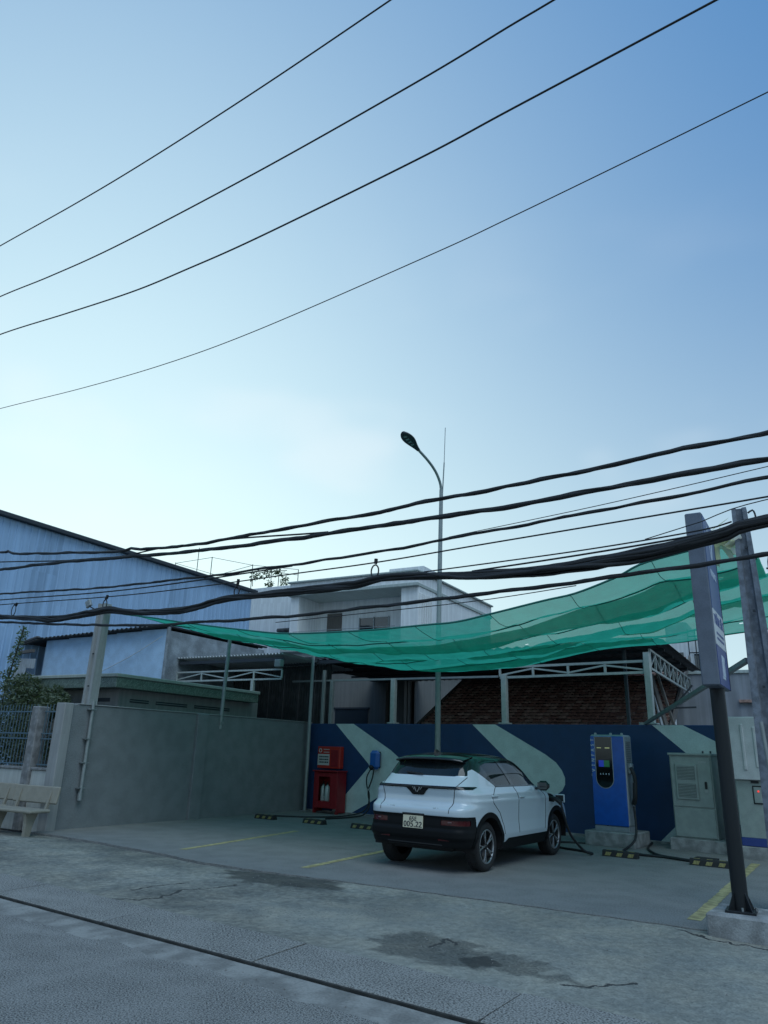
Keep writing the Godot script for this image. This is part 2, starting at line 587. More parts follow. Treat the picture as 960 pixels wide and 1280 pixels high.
# polygon in XY extruded along Z between z0 and z1
func prism(st: SurfaceTool, poly: PackedVector2Array, z0: float, z1: float, xf := Transform3D.IDENTITY):
	st.set_smooth_group(-1)
	var pg := poly
	if Geometry2D.is_polygon_clockwise(pg):
		pg.reverse()
	var t := Geometry2D.triangulate_polygon(pg)
	for k in range(0, t.size(), 3):
		var a := pg[t[k]]
		var b := pg[t[k + 1]]
		var c := pg[t[k + 2]]
		if (b - a).cross(c - a) < 0:
			var s := b
			b = c
			c = s
		tri(st, xf * Vector3(a.x, a.y, z1), xf * Vector3(c.x, c.y, z1), xf * Vector3(b.x, b.y, z1))
		tri(st, xf * Vector3(a.x, a.y, z0), xf * Vector3(b.x, b.y, z0), xf * Vector3(c.x, c.y, z0))
	for k in pg.size():
		var a := pg[k]
		var b := pg[(k + 1) % pg.size()]
		quad(st, xf * Vector3(a.x, a.y, z0), xf * Vector3(a.x, a.y, z1), xf * Vector3(b.x, b.y, z1), xf * Vector3(b.x, b.y, z0))

func lettering(parent: Node, called: String, text: String, size: float, m: Material, xf: Transform3D, serif := false) -> MeshInstance3D:
	var f := SystemFont.new()
	f.font_names = PackedStringArray(["Droid Serif" if serif else "Droid Sans"])
	f.font_weight = 700
	var t := TextMesh.new()
	t.text = text
	t.font = f
	t.font_size = 64
	t.pixel_size = size / 46.0
	t.depth = 0.004
	return part(parent, called, t, m, xf)

func arc_poly(c: Vector2, r: float, a0: float, a1: float, n: int) -> PackedVector2Array:
	var o := PackedVector2Array()
	for k in n + 1:
		var a := lerpf(a0, a1, float(k) / n)
		o.append(c + Vector2(cos(a), sin(a)) * r)
	return o

# ------------------------------------------------------------------ setting
func flat(st: SurfaceTool, poly: PackedVector2Array, y0: float, y1: float):
	prism(st, poly, -y1, -y0, Transform3D(Basis(Vector3.RIGHT, Vector3(0, 0, 1), Vector3(0, -1, 0)), Vector3.ZERO))

func street(s: float, y: float, n: float) -> Vector3:      # kerb frame: s along the kerb, n towards the road
	return Transform3D(Basis(Vector3.UP, TILT), Vector3(-5, 0, -5.29)) * Vector3(s, y, n)

func wallp(s: float, y: float, n: float) -> Vector3:        # painted wall frame: s along it, n out into the lot
	return Transform3D(Basis(Vector3.UP, TILT), Vector3(-12.2, 0, -17.5)) * Vector3(s, y, n)

func setting():
	var st := ST()
	st.set_smooth_group(-1)
	quad(st, Vector3(-900, -0.16, -900), Vector3(900, -0.16, -900), Vector3(900, -0.16, 900), Vector3(-900, -0.16, 900))
	structure("ground", st, M.earth)
	# carriageway
	st = ST()
	st.set_smooth_group(1)
	var nz := noise(300, 0.35, 4)
	for i in 150:
		for j in 12:
			var q := []
			for e in [[0, 0], [1, 0], [1, 1], [0, 1]]:
				var s: float = -60 + (i + e[0]) * 0.6
				var f: float = (j + e[1]) / 12.0
				var n: float = 0.16 + 11.0 * f * f
				q.append(street(s, -0.050 + 0.006 * nz.get_noise_2d(s * 2.0, n * 2.0) * smoothstep(0.2, 1.0, n) - 0.02 * smoothstep(0, 1, f), n))
			quad(st, q[0], q[1], q[2], q[3])
	structure("road", st, M.asphalt)
	# gutter strip of cement, uneven
	st = ST()
	st.set_smooth_group(1)
	for i in 300:
		var q := []
		for e in [[0, 0], [1, 0], [1, 1], [0, 1]]:
			var s: float = -60 + (i + e[0]) * 0.3
			var n: float = 0.032 + 0.010 * nz.get_noise_1d(s * 9.0) + (0.34 + 0.10 * nz.get_noise_1d(s * 3.0 + 50.0) + 0.08 * nz.get_noise_1d(s * 14.0)) * e[1]
			q.append(street(s, -0.040 - 0.012 * e[1], n))
		quad(st, q[0], q[1], q[2], q[3])
	structure("gutter", st, M.gutter)
	# ramped kerb slabs, each a piece
	var kerb := Node3D.new()
	kerb.name = "kerb"
	kerb.set_meta("kind", "structure")
	add_child(kerb)
	for k in range(-22, 10):
		st = ST()
		var s0 := -0.95 + 1.98 * k
		var r := rng.randf_range(-0.006, 0.006)
		var pts := PackedVector2Array([Vector2(-0.64, -0.15), Vector2(0.0, -0.15), Vector2(0.0, -0.030), Vector2(-0.010, -0.020), Vector2(-0.10, -0.014 + r * 0.5), Vector2(-0.62, 0.004 + r), Vector2(-0.64, -0.006)])
		var xf := Transform3D(Basis(Vector3.UP, TILT), street(s0, 0, 0)) * Transform3D(Basis(Vector3(0, 0, 1), Vector3(0, 1, 0), Vector3(-1, 0, 0)), Vector3.ZERO)
		prism(st, pts, -1.968, -0.006, xf)
		part(kerb, "kerb_slab", st, M.kerb if k % 3 else M.kerb2)
		st = ST()
		prism(st, PackedVector2Array([Vector2(0.001, -0.14), Vector2(0.006, -0.14), Vector2(0.004, -0.030), Vector2(-0.005, -0.0245)]), -1.974, 0.0, xf)
		part(kerb, "dark_edge", st, M.kerb_dark)  # darker strip along the lower slab front
	# pavement between kerb slabs and the lot: old patched cement, heaved
	var edge := [Vector2(-60, -9.9), Vector2(-14, -9.5), Vector2(-11.59, -9.36), Vector2(-10.55, -9.24), Vector2(-9.57, -9.06), Vector2(-8.88, -8.98), Vector2(-7.84, -8.70), Vector2(-7.31, -8.66), Vector2(-6.96, -8.61), Vector2(-5.66, -8.60), Vector2(-4.74, -8.62), Vector2(-2.39, -8.58), Vector2(-1.35, -8.54), Vector2(-0.57, -8.48), Vector2(3, -8.3), Vector2(25, -7)]
	var wig := noise(301, 3.0, 3)
	var fine_edge := PackedVector2Array()
	var xx := -60.0
	while xx <= 24.0:
		var zz := 0.0
		for k in edge.size() - 1:
			if xx >= edge[k].x and xx <= edge[k + 1].x:
				zz = lerpf(edge[k].y, edge[k + 1].y, (xx - edge[k].x) / (edge[k + 1].x - edge[k].x))
		fine_edge.append(Vector2(xx, zz + 0.035 * wig.get_noise_1d(xx)))
		xx += 0.08 if xx > -15 and xx < 3 else 0.6
	st = ST()
	st.set_smooth_group(1)
	var hv := noise(302, 0.9, 4)
	for i in fine_edge.size() - 1:
		for j in 34:
			var q := []
			var uv := []
			for e in [[0, 0], [1, 0], [1, 1], [0, 1]]:
				var b := fine_edge[i + e[0]]
				var zk := -5.29 + (b.x + 5.0) * 0.121 - 0.645
				var f: float = (j + e[1]) / 34.0
				var z := lerpf(b.y + 0.012, zk, f)
				var dip := -0.022 * smoothstep(-5.0, -8.0, b.x) * smoothstep(0.25, 0.0, f)
				var hollow := -0.03 * exp(-(pow((b.x + 2.7) / 0.8, 2.0) + pow((z + 6.3) / 0.35, 2.0)))
				var ends := smoothstep(0.0, 0.06, f) * smoothstep(1.0, 0.94, f)
				q.append(Vector3(b.x, -0.010 + dip + hollow + (0.022 * hv.get_noise_2d(b.x, z) + 0.008 * hv.get_noise_2d(b.x * 6.0, z * 6.0)) * ends, z))
				uv.append(Vector2((b.x + 14.0) / 17.0, (z + 9.5) / 4.6))
			for t in [0, 1, 2, 0, 2, 3]:
				st.set_uv(uv[t])
				st.add_vertex(q[t])
	var wm := StandardMaterial3D.new()
	wm.albedo_texture = X.walk
	wm.albedo_color = Color(0.335, 0.33, 0.305).linear_to_srgb()
	wm.roughness = 0.92
	wm.normal_enabled = true
	wm.normal_texture = X.walk_relief
	wm.normal_scale = 0.7
	st.generate_normals()
	st.generate_tangents()
	structure("pavement", st.commit(), wm)
	# loose grit swept along the gutter and over the broken pavement
	st = ST()
	st.set_smooth_group(-1)
	var gr := RandomNumberGenerator.new()
	gr.seed = 31
	for k in 900:
		var c := street(gr.randf_range(-9.0, 5.0), -0.045, 0.07 + 0.5 * absf(gr.randfn()) * gr.randf())
		if k % 2:
			c = Vector3(gr.randf_range(-10.0, 0.5), -0.004, gr.randf_range(-8.3, -6.0))
		var d := gr.randf_range(0.003, 0.010)
		var e := []
		for q in 4:
			var a := q * PI / 2 + gr.randf()
			e.append(c + Vector3(cos(a) * d * gr.randf_range(0.7, 1.3), 0, sin(a) * d * gr.randf_range(0.7, 1.3)))
		for q in 4:
			tri(st, e[q], c + Vector3(0, d * 0.8, 0), e[(q + 1) % 4])
	var grit_bed := structure("gravel", st, M.gutter)
	grit_bed.set_meta("kind", "stuff")
	grit_bed.set_meta("label", "loose pale grit scattered along the gutter and pavement")
	grit_bed.set_meta("category", "gravel")
	# the lot's concrete apron with its worn front edge
	st = ST()
	var lot := PackedVector2Array()
	for p in fine_edge:
		if p.x >= -12.45 and p.x <= 20.0:
			lot.append(p)
	lot.append(Vector2(20, -22))
	lot.append(Vector2(-12.45, -22))
	flat(st, lot, -0.12, 0.0)
	var lo := structure("parking_lot", st, M.lot)
	for l in [[-8.83, -9.46, -9.16, -13.0, 0.13], [-6.31, -9.18, -6.37, -13.2, 0.12], [-1.27, -8.94, -1.01, -14.34, 0.13]]:
		var a := Vector3(l[0], 0.003, l[1])
		var b := Vector3(l[2], 0.003, l[3])
		var sd: Vector3 = (b - a).normalized().cross(Vector3.UP) * (l[4] * 0.5)
		st = ST()
		st.set_smooth_group(1)
		var n := 60
		for k in n:
			var w0 := 1.0 + 0.25 * wig.get_noise_1d(k * 1.7 + l[0])
			var w1 := 1.0 + 0.25 * wig.get_noise_1d((k + 1) * 1.7 + l[0])
			var p := a.lerp(b, float(k) / n)
			var q := a.lerp(b, float(k + 1) / n)
			if wig.get_noise_1d(k * 4.3 + l[0] * 30.0) > 0.6:
				continue
			quad(st, p - sd * w0, q - sd * w1, q + sd * w1, p + sd * w0)
		part(lo, "parking_line", st, M.yellow_line)
	# wear marks: expansion joint strips of filler
	for l in [[-12.3, -11.9, -5.9, -11.2], [-12.3, -14.9, -1.0, -13.7]]:
		st = ST()
		st.set_smooth_group(1)
		for k in 80:
			var p := Vector3(lerpf(l[0], l[2], k / 80.0), 0.002, lerpf(l[1], l[3], k / 80.0))
			var q := Vector3(lerpf(l[0], l[2], (k + 1) / 80.0), 0.002, lerpf(l[1], l[3], (k + 1) / 80.0))
			quad(st, p, q, q + Vector3(0, 0, 0.014), p + Vector3(0, 0, 0.014))
		part(lo, "joint", st, M.kerb2)

# ------------------------------------------------------------------ walls of the lot
func boundary_walls():
	var w := thing("boundary_wall", "long plain grey rendered boundary wall beside the parking bays", "wall", Vector3(-12.43, 0, -9.7), -0.040)
	box(w, "wall_panel", M.render_grey, Vector3(-0.075, 1.12, -1.83), Vector3(0.15, 2.28, 3.34), 0.01)
	box(w, "wall_panel", M.render_grey, Vector3(-0.075, 1.12, -5.86), Vector3(0.15, 2.28, 4.14), 0.01)
	box(w, "pilaster", M.render_grey, Vector3(-0.05, 1.125, -3.65), Vector3(0.23, 2.29, 0.34), 0.012)
	box(w, "pilaster", M.render_light, Vector3(-0.09, 1.12, -0.06), Vector3(0.27, 2.31, 0.2), 0.012)
	box(w, "coping", M.render_light, Vector3(-0.075, 2.272, -4.1), Vector3(0.19, 0.02, 7.6), 0.006)
	var p := thing("painted_wall", "navy blue wall with big pale chevrons behind the parked car", "wall", wallp(0, 0, 0), TILT)
	box(p, "wall_panel", M.paint_blue, Vector3(7.3, 1.07, -0.08), Vector3(15.2, 2.34, 0.16), 0.012)
	var sh := [Vector2(1.04, 2.236), Vector2(1.65, 2.236), Vector2(2.88, 1.60), Vector2(3.12, 1.44), Vector2(3.25, 1.28), Vector2(3.315, 1.13), Vector2(3.31, 0.99), Vector2(3.24, 0.87), Vector2(3.10, 0.77), Vector2(2.29, 0.33), Vector2(1.64, 0.012), Vector2(1.0, 0.012), Vector2(1.38, 0.37), Vector2(2.16, 1.12), Vector2(2.225, 1.2), Vector2(2.2, 1.24)]
	for k in 3:
		var pg := PackedVector2Array()
		for v in sh:
			pg.append(v + Vector2(4.22 * k, 0))
		var st := ST()
		prism(st, pg, 0.0005, 0.004)
		part(p, "chevron", st, M.paint_pale)
	box(p, "base_strip", M.plinth, Vector3(7.3, 0.02, 0.02), Vector3(15.2, 0.05, 0.035), 0.006)

# ------------------------------------------------------------------ left: fence, benches, plants, low building, sheds
func leaves(st: SurfaceTool, r: RandomNumberGenerator, c: Vector3, rad: Vector3, n: int, ln: float):
	st.set_smooth_group(-1)
	for k in n:
		var d := Vector3(r.randfn(), r.randfn(), r.randfn()).normalized() * pow(r.randf(), 0.45)
		var p := c + d * rad
		var dir := (Vector3(r.randfn(), r.randfn() * 0.6 - 0.2, r.randfn()) + d * 0.8).normalized()
		var sd := dir.cross(Vector3(r.randfn(), r.randfn(), r.randfn())).normalized()
		var nn := sd.cross(dir)
		var l := ln * r.randf_range(0.6, 1.3)
		var w := l * 0.27
		var tip := p + dir * l - nn * l * 0.12
		var m := p + dir * l * 0.45
		tri(st, p, m + sd * w + nn * w * 0.3, tip)
		tri(st, p, tip, m - sd * w + nn * w * 0.3)

func bush(called: String, label: String, category: String, at: Vector3, clumps: Array, n: int, ln: float, m: String, m2: String, sd: int, stems: Array):
	var r := RandomNumberGenerator.new()
	r.seed = sd
	var t := thing(called, label, category, at)
	for k in 2:
		var st := ST()
		for c in clumps:
			leaves(st, r, c[0], c[1], n / 2, ln)
		part(t, "foliage", st, M[m] if k == 0 else M[m2])
	for s in stems:
		pipe(t, "stem", M.bark, s, 0.02, 0.15, 6)

func left_side():
	# low wall with railing
	var f := thing("railing_fence", "pale low wall topped with thin vertical iron bars and old pillars", "fence", Vector3(-12.7, 0, -9.9), TILT * 0.4)
	box(f, "low_wall", M.low_wall, Vector3(-0.36, 0.47, 0), Vector3(0.5, 1.10, 0.16), 0.01)
	box(f, "low_wall", M.low_wall, Vector3(-3.90, 0.47, 0), Vector3(6.1, 1.10, 0.16), 0.01)
	box(f, "coping", M.render_old, Vector3(-0.36, 1.045, 0), Vector3(0.5, 0.05, 0.22), 0.01)
	box(f, "coping", M.render_old, Vector3(-3.90, 1.045, 0), Vector3(6.1, 0.05, 0.22), 0.01)
	box(f, "pillar", M.render_old, Vector3(-0.73, 1.07, 0.02), Vector3(0.24, 2.3, 0.24), 0.02)
	for y in [1.12, 1.60, 1.70, 2.12]:
		bar(f, "rail", M.rail_blue, Vector3(-0.61, y, 0), Vector3(-0.08, y, 0), 0.02, 0.025)
		bar(f, "rail", M.rail_blue, Vector3(-7.0, y, 0), Vector3(-0.86, y, 0), 0.02, 0.025)
	var bm := CylinderMesh.new()
	bm.top_radius = 0.009
	bm.bottom_radius = 0.009
	bm.height = 1.2
	bm.radial_segments = 6
	for k in 60:
		var x := -0.14 - 0.105 * k
		if x > -0.87 and x < -0.6:
			continue
		part(f, "bar", bm, M.rail_blue, Transform3D(Basis.IDENTITY, Vector3(x, 1.66, 0)))
	# concrete benches
	var b := thing("concrete_bench", "cream concrete bench beside the grey wall corner, its whole backrest in view", "bench", Vector3(-12.52, -0.02, -9.22), 0.0, "concrete benches by the fence")
	var st := ST()
	bx(st, Vector3(0, 0.40, 0.09), Vector3(1.22, 0.06, 0.42), 0.02)
	part(b, "seat", st, M.bench)
	st = ST()
	bx(st, Vector3.ZERO, Vector3(1.22, 0.30, 0.055), 0.02)
	part(b, "backrest", st, M.bench, Transform3D(Basis(Vector3.RIGHT, -0.16), Vector3(0, 0.65, -0.235)))
	for s in [-0.42, 0.42]:
		st = ST()
		prism(st, PackedVector2Array([Vector2(-0.17, -0.05), Vector2(-0.06, -0.05), Vector2(-0.03, 0.16), Vector2(0.05, 0.37), Vector2(-0.20, 0.37), Vector2(-0.16, 0.2)]), -0.035, 0.035, Transform3D(Basis(Vector3(0, 0, -1), Vector3.UP, Vector3(1, 0, 0)), Vector3(s, 0, 0.06)))
		part(b, "leg", st, M.bench)
		bar(b, "back_support", M.bench, Vector3(s, 0.40, -0.15), Vector3(s, 0.72, -0.23), 0.05, 0.05)
	again(b, "cream concrete bench farther along the fence, cut by the picture edge", Vector3(-13.85, -0.02, -9.3), 0.03)
	# plants
	bush("garden_bush", "dense dark green bush pressing through the railing fence", "bush", Vector3(-14.9, 0.0, -10.6), [
		[Vector3(0.0, 2.15, 0.0), Vector3(0.75, 0.6, 0.5)], [Vector3(-1.0, 2.3, -0.2), Vector3(0.9, 0.75, 0.6)], [Vector3(0.3, 1.5, 0.05), Vector3(0.7, 0.5, 0.5)], [Vector3(-0.8, 1.5, 0.1), Vector3(0.8, 0.6, 0.5)],
		[Vector3(-0.4, 2.65, -0.2), Vector3(0.5, 0.35, 0.4)], [Vector3(0.75, 2.35, -0.1), Vector3(0.4, 0.35, 0.3)], [Vector3(1.1, 2.25, 0.1), Vector3(0.3, 0.2, 0.25)], [Vector3(-1.9, 2.2, 0), Vector3(0.7, 0.8, 0.5)]], 1250, 0.085, "leaf_a", "leaf_b", 11,
		[[Vector3(0, 0, 0), Vector3(0.1, 1.0, 0), Vector3(0, 2.2, 0)], [Vector3(-0.6, 0, 0), Vector3(-0.8, 1.2, 0), Vector3(-1.0, 2.3, -0.1)], [Vector3(-1.5, 0, 0), Vector3(-1.8, 2.2, 0)]])
	var cl := []
	for k in 12:
		cl.append([Vector3(-0.15 + 0.025 * k + 0.03 * sin(k * 2.0), 2.75 + 0.115 * k, 0), Vector3(0.16 - 0.009 * k, 0.10, 0.13)])
	bush("climbing_vine", "tall thin climbing vine spire rising above the dark bush", "vine", Vector3(-16.0, 0.0, -10.9), cl, 46, 0.07, "leaf_c", "leaf_b", 13,
		[[Vector3(-0.2, 0, 0), Vector3(-0.2, 2.0, 0), Vector3(-0.1, 3.0, 0), Vector3(0.12, 4.1, 0)]])
	# low flat-roofed building with mosaic fascia
	var h := thing("kiosk_building", "low grey building with green mosaic roof edge behind the boundary wall", "building", Vector3(-12.7, 0, -11.08))
	box(h, "wall", M.wall_dark, Vector3(-1.6, 1.33, -2.75), Vector3(2.65, 2.76, 4.8), 0.01)
	box(h, "roof_slab", M.slab_edge, Vector3(-1.40, 2.945, -2.40), Vector3(2.86, 0.075, 4.86), 0.012)
	box(h, "fascia", M.mosaic, Vector3(-1.40, 2.795, -2.40), Vector3(2.80, 0.21, 4.80), 0.006)
	for a in [[-0.95, 0.55], [-1.95, 1.0], [-3.35, 1.3]]:
		box(h, "vent_slot", M.steel_dark, Vector3(-0.272, 2.46, a[0]), Vector3(0.012, 0.075, a[1]), 0.0)
		box(h, "vent_louvre", M.steel_grey, Vector3(-0.262, 2.46, a[0]), Vector3(0.012, 0.012, a[1]), 0.0)
	box(h, "vent_slot", M.steel_dark, Vector3(-0.75, 2.46, -0.348), Vector3(0.45, 0.08, 0.012), 0.0)
	# sheet-metal shed behind it
	var s := thing("metal_shed", "pale blue sheet metal shed under the tall blue warehouse wall", "shed", Vector3(-15.9, 0, -15.5))
	for k in 5:
		box(s, "front_sheet", M.shed_sheet, Vector3(-0.535 - 1.07 * k, 2.35 - 0.012 * k, 0.0 + 0.004 * (k % 2)), Vector3(1.066, 4.86 - 0.03 * k, 0.03), 0.004)
	box(s, "corner_trim", M.shed_side, Vector3(0.015, 2.38, 0.0), Vector3(0.10, 4.9, 0.07), 0.006)
	box(s, "side_wall", M.shed_side, Vector3(0.0, 2.32, -2.25), Vector3(0.06, 4.82, 4.4), 0.004)
	box(s, "back_wall", M.shed_side, Vector3(-2.7, 2.3, -4.5), Vector3(5.4, 4.7, 0.06), 0.004)
	st = ST()
	corrugated(st, 5.9, 4.9, 0.19, 0.03)
	part(s, "roof", st, M.roof_dark, Transform3D(Basis(Vector3.BACK, 0.028), Vector3(-5.85, 4.69, -4.6)))
	pipe(s, "cable", M.sign_white, [Vector3(-6.3, 3.85, 0.12), Vector3(-5.0, 3.35, 0.12), Vector3(-3.6, 3.3, 0.12), Vector3(-1.6, 3.9, 0.12), Vector3(-0.1, 4.55, 0.12)], 0.012, 0.2, 6)
	# ruined lean-to at its left end
	var u := thing("lean_to", "dark sagging lean-to roof with grey sheet ends beside the pale shed", "shed", Vector3(-21.4, 0, -15.2))
	bar(u, "rafter", M.wood_old, Vector3(-2.2, 4.25, 0), Vector3(0.1, 4.72, 0), 0.12, 0.12)
	bar(u, "rafter", M.wood_old, Vector3(-1.8, 4.18, 0.1), Vector3(0.1, 4.3, 0.1), 0.1, 0.1)
	box(u, "sheet", M.roof_dark, Vector3(-1.0, 4.5, -0.9), Vector3(2.4, 0.03, 2.0), 0.0, Basis(Vector3.BACK, 0.19))
	box(u, "sheet", M.roof_metal, Vector3(-0.9, 3.95, 0.05), Vector3(2.2, 0.3, 0.03), 0.0, Basis(Vector3.BACK, -0.05))
	box(u, "sheet", M.roof_metal, Vector3(-1.8, 3.6, 0.2), Vector3(3.6, 0.5, 0.03), 0.0, Basis(Vector3.BACK, -0.04))
	box(u, "wall", M.wood_old, Vector3(-1.6, 1.7, -0.3), Vector3(4.2, 3.4, 0.12), 0.0)
	# carport above the kiosk roof
	var c := thing("steel_carport", "grey steel carport with a latticed truss above the green-edged roof", "carport", Vector3(-15.85, 0, -16.0))
	st = ST()
	corrugated(st, 4.0, 3.6, 0.11, 0.025)
	part(c, "roof", st, M.roof_metal, Transform3D(Basis(Vector3.RIGHT, -0.02), Vector3(-0.15, 3.92, -3.55)))
	bar(c, "purlin", M.steel_dark, Vector3(0, 3.84, -0.02), Vector3(3.8, 3.84, -0.02), 0.05, 0.09)
	truss(c, Vector3(0.0, 3.32, 0), Vector3(3.78, 3.32, 0), 0.25, 4, 0.045, M.steel_pale)
	box(c, "post", M.steel_pale, Vector3(2.82, 3.11, 0), Vector3(0.09, 0.42, 0.09), 0.006)
	box(c, "post", M.steel_pale, Vector3(0.12, 3.11, 0), Vector3(0.09, 0.42, 0.09), 0.006)
	box(c, "post", M.steel_pale, Vector3(2.9, 1.8, -3.3), Vector3(0.09, 4.0, 0.09), 0.006)
	box(c, "lamp_box", M.steel_grey, Vector3(3.72, 3.72, 0.08), Vector3(0.22, 0.2, 0.16), 0.02)

func corrugated(st: SurfaceTool, w: float, d: float, pitch: float, amp: float):
	sg += 1
	st.set_smooth_group(sg)
	var n := int(w / pitch * 6.0)
	for k in n:
		var x0 := w * k / n
		var x1 := w * (k + 1) / n
		var y0 := amp * sin(x0 / pitch * TAU)
		var y1 := amp * sin(x1 / pitch * TAU)
		quad(st, Vector3(x0, y0, 0), Vector3(x1, y1, 0), Vector3(x1, y1, d), Vector3(x0, y0, d))
		quad(st, Vector3(x0, y0 - 0.006, d), Vector3(x1, y1 - 0.006, d), Vector3(x1, y1 - 0.006, 0), Vector3(x0, y0 - 0.006, 0))
		quad(st, Vector3(x0, y0, d), Vector3(x1, y1, d), Vector3(x1, y1 - 0.006, d), Vector3(x0, y0 - 0.006, d))

func truss(parent: Node, a: Vector3, b: Vector3, h: float, n: int, w: float, m: Material):
	var up := Vector3(0, h, 0)
	bar(parent, "bottom_chord", m, a, b, w, w)
	bar(parent, "top_chord", m, a + up, b + up, w, w)
	for k in n + 1:
		var p := a.lerp(b, float(k) / n)
		bar(parent, "truss_post", m, p + Vector3(0, w * 0.5, 0), p + up - Vector3(0, w * 0.5, 0), w * 0.9, w * 0.9)
		if k < n:
			var q := a.lerp(b, float(k + 1) / n)
			if k % 2 == 0:
				bar(parent, "truss_diagonal", m, p + Vector3(0, w, 0), q + up - Vector3(0, w, 0), w * 0.7, w * 0.7)
			else:
				bar(parent, "truss_diagonal", m, p + up - Vector3(0, w, 0), q + Vector3(0, w, 0), w * 0.7, w * 0.7)

# ------------------------------------------------------------------ buildings behind
func background_buildings():
	# warehouse: a long side wall of ribbed blue sheets
	var w := thing("blue_warehouse", "tall windowless warehouse clad in streaked blue metal sheets", "warehouse", Vector3(-22, 0, -26.4))
	var sheet := ST()
	sheet.set_smooth_group(-1)
	var hh := 8.46
	for k in 4:
		var z0 := 0.26 * k
		quad(sheet, Vector3(0, 0, z0), Vector3(0, hh, z0), Vector3(0, hh, z0 + 0.20), Vector3(0, 0, z0 + 0.20))
		quad(sheet, Vector3(0, 0, z0 + 0.20), Vector3(0, hh, z0 + 0.20), Vector3(0.03, hh, z0 + 0.215), Vector3(0.03, 0, z0 + 0.215))
		quad(sheet, Vector3(0.03, 0, z0 + 0.215), Vector3(0.03, hh, z0 + 0.215), Vector3(0.03, hh, z0 + 0.245), Vector3(0.03, 0, z0 + 0.245))
		quad(sheet, Vector3(0.03, 0, z0 + 0.245), Vector3(0.03, hh, z0 + 0.245), Vector3(0, hh, z0 + 0.26), Vector3(0, 0, z0 + 0.26))
	var sm := done(sheet)
	for k in 26:
		part(w, "cladding_sheet", sm, [M.clad_blue, M.clad_blue2, M.clad_blue3, M.clad_blue][(k * 7 + k / 3) % 4], Transform3D(Basis.IDENTITY, Vector3(0, 0, 1.04 * k)))
	box(w, "end_wall", M.clad_blue2, Vector3(-7.5, 4.2, 0.03), Vector3(14.96, 8.4, 0.06), 0.0)
	box(w, "end_wall", M.clad_blue2, Vector3(-7.5, 4.2, 27.0), Vector3(14.96, 8.4, 0.06), 0.0)
	box(w, "far_wall", M.clad_blue2, Vector3(-15.0, 4.2, 13.5), Vector3(0.06, 8.4, 26.9), 0.0)
	box(w, "roof", M.roof_metal, Vector3(-7.5, 8.62, 13.5), Vector3(15.3, 0.06, 27.4), 0.0, Basis(Vector3.BACK, -0.004))
	box(w, "gutter", M.steel_dark, Vector3(0.10, 8.53, 13.5), Vector3(0.2, 0.13, 27.4), 0.01)
	# terrace building between warehouse and house
	var t := thing("terrace_building", "plain white building with a roof terrace beyond the warehouse end", "building", Vector3(-22.5, 0, -31))
	box(t, "wall", M.far_white, Vector3(-6.0, 4.8, -4), Vector3(12, 9.6, 8), 0.02)
	box(t, "parapet", M.far_white, Vector3(-6.0, 9.75, -0.1), Vector3(12.06, 0.3, 0.26), 0.02)
	box(t, "awning", M.roof_dark, Vector3(-0.65, 7.45, 0.12), Vector3(1.1, 0.18, 0.5), 0.05)
	var fr := thing("terrace_trellis", "thin wire trellis frame on the roof terrace behind the warehouse", "trellis", Vector3(-22.6, 9.9, -31.3))
	var st := ST()
	var A := [Vector3(-9.4, 0, 0), Vector3(-6.6, 0, 0), Vector3(-6.6, 0, -5), Vector3(-3.0, 0, 0), Vector3(-0.3, 0, 0)]
	for p in [[-9.6, 0.0, 2.2], [-6.7, 0.0, 2.25], [-8.0, -0.2, 3.0], [-3.6, 0, 1.5], [-1.7, 0, 1.2], [-0.4, 0, 0.9], [-4.6, -3, 2.2]]:
		part(fr, "upright", rod(Vector3(p[0], 0, p[1]), Vector3(p[0], p[2], p[1]), 0.022), M.steel_dark)
	for l in [[Vector3(-9.6, 2.15, 0), Vector3(-6.7, 2.22, 0)], [Vector3(-6.7, 2.22, 0), Vector3(-3.6, 1.45, 0)], [Vector3(-9.6, 2.15, 0), Vector3(-6.2, 1.1, 0)], [Vector3(-6.2, 1.1, 0), Vector3(-3.6, 1.45, 0)], [Vector3(-3.6, 1.45, 0), Vector3(-0.4, 0.9, 0)], [Vector3(-3.6, 1.2, 0), Vector3(-0.4, 0.6, 0)]]:
		part(fr, "wire", rod(l[0], l[1], 0.014), M.steel_dark)
	bush("terrace_plant", "small leafy plant on the roof terrace under the trellis corner", "plant", Vector3(-30.6, 9.9, -31.2), [[Vector3(0, 0.9, 0), Vector3(0.55, 0.35, 0.4)], [Vector3(0.4, 0.5, 0), Vector3(0.5, 0.4, 0.3)]], 120, 0.2, "leaf_a", "leaf_b", 21, [[Vector3(0, 0, 0), Vector3(0.05, 0.9, 0)]])
	bush("trailing_plant", "row of trailing plants along the terrace wires near the white house", "plant", Vector3(-24.6, 9.9, -31.2), [[Vector3(-1.3, 0.75, 0), Vector3(0.35, 0.25, 0.2)], [Vector3(-0.5, 0.8, 0), Vector3(0.4, 0.22, 0.2)], [Vector3(0.3, 0.8, 0), Vector3(0.3, 0.2, 0.2)], [Vector3(0.8, 0.3, 0), Vector3(0.25, 0.25, 0.2)], [Vector3(-0.2, 0.2, 0), Vector3(0.2, 0.3, 0.2)]], 60, 0.17, "leaf_a", "leaf_b", 22, [[Vector3(-1.4, 0.2, 0), Vector3(-1.2, 0.9, 0), Vector3(0.9, 0.9, 0)]])
	house()
	# grey building and tiled house right behind the wall
	var g := thing("grey_building", "plain grey rendered building wall behind the sign and the utility pole", "building", Vector3(0.5, 0, -25))
	box(g, "wall", M.far_grey, Vector3(0, 2.06, 0), Vector3(8.0, 4.12, 0.3), 0.01)
	box(g, "wall", M.far_grey, Vector3(-3.86, 2.0, -4.2), Vector3(0.28, 4.0, 8.0), 0.01)
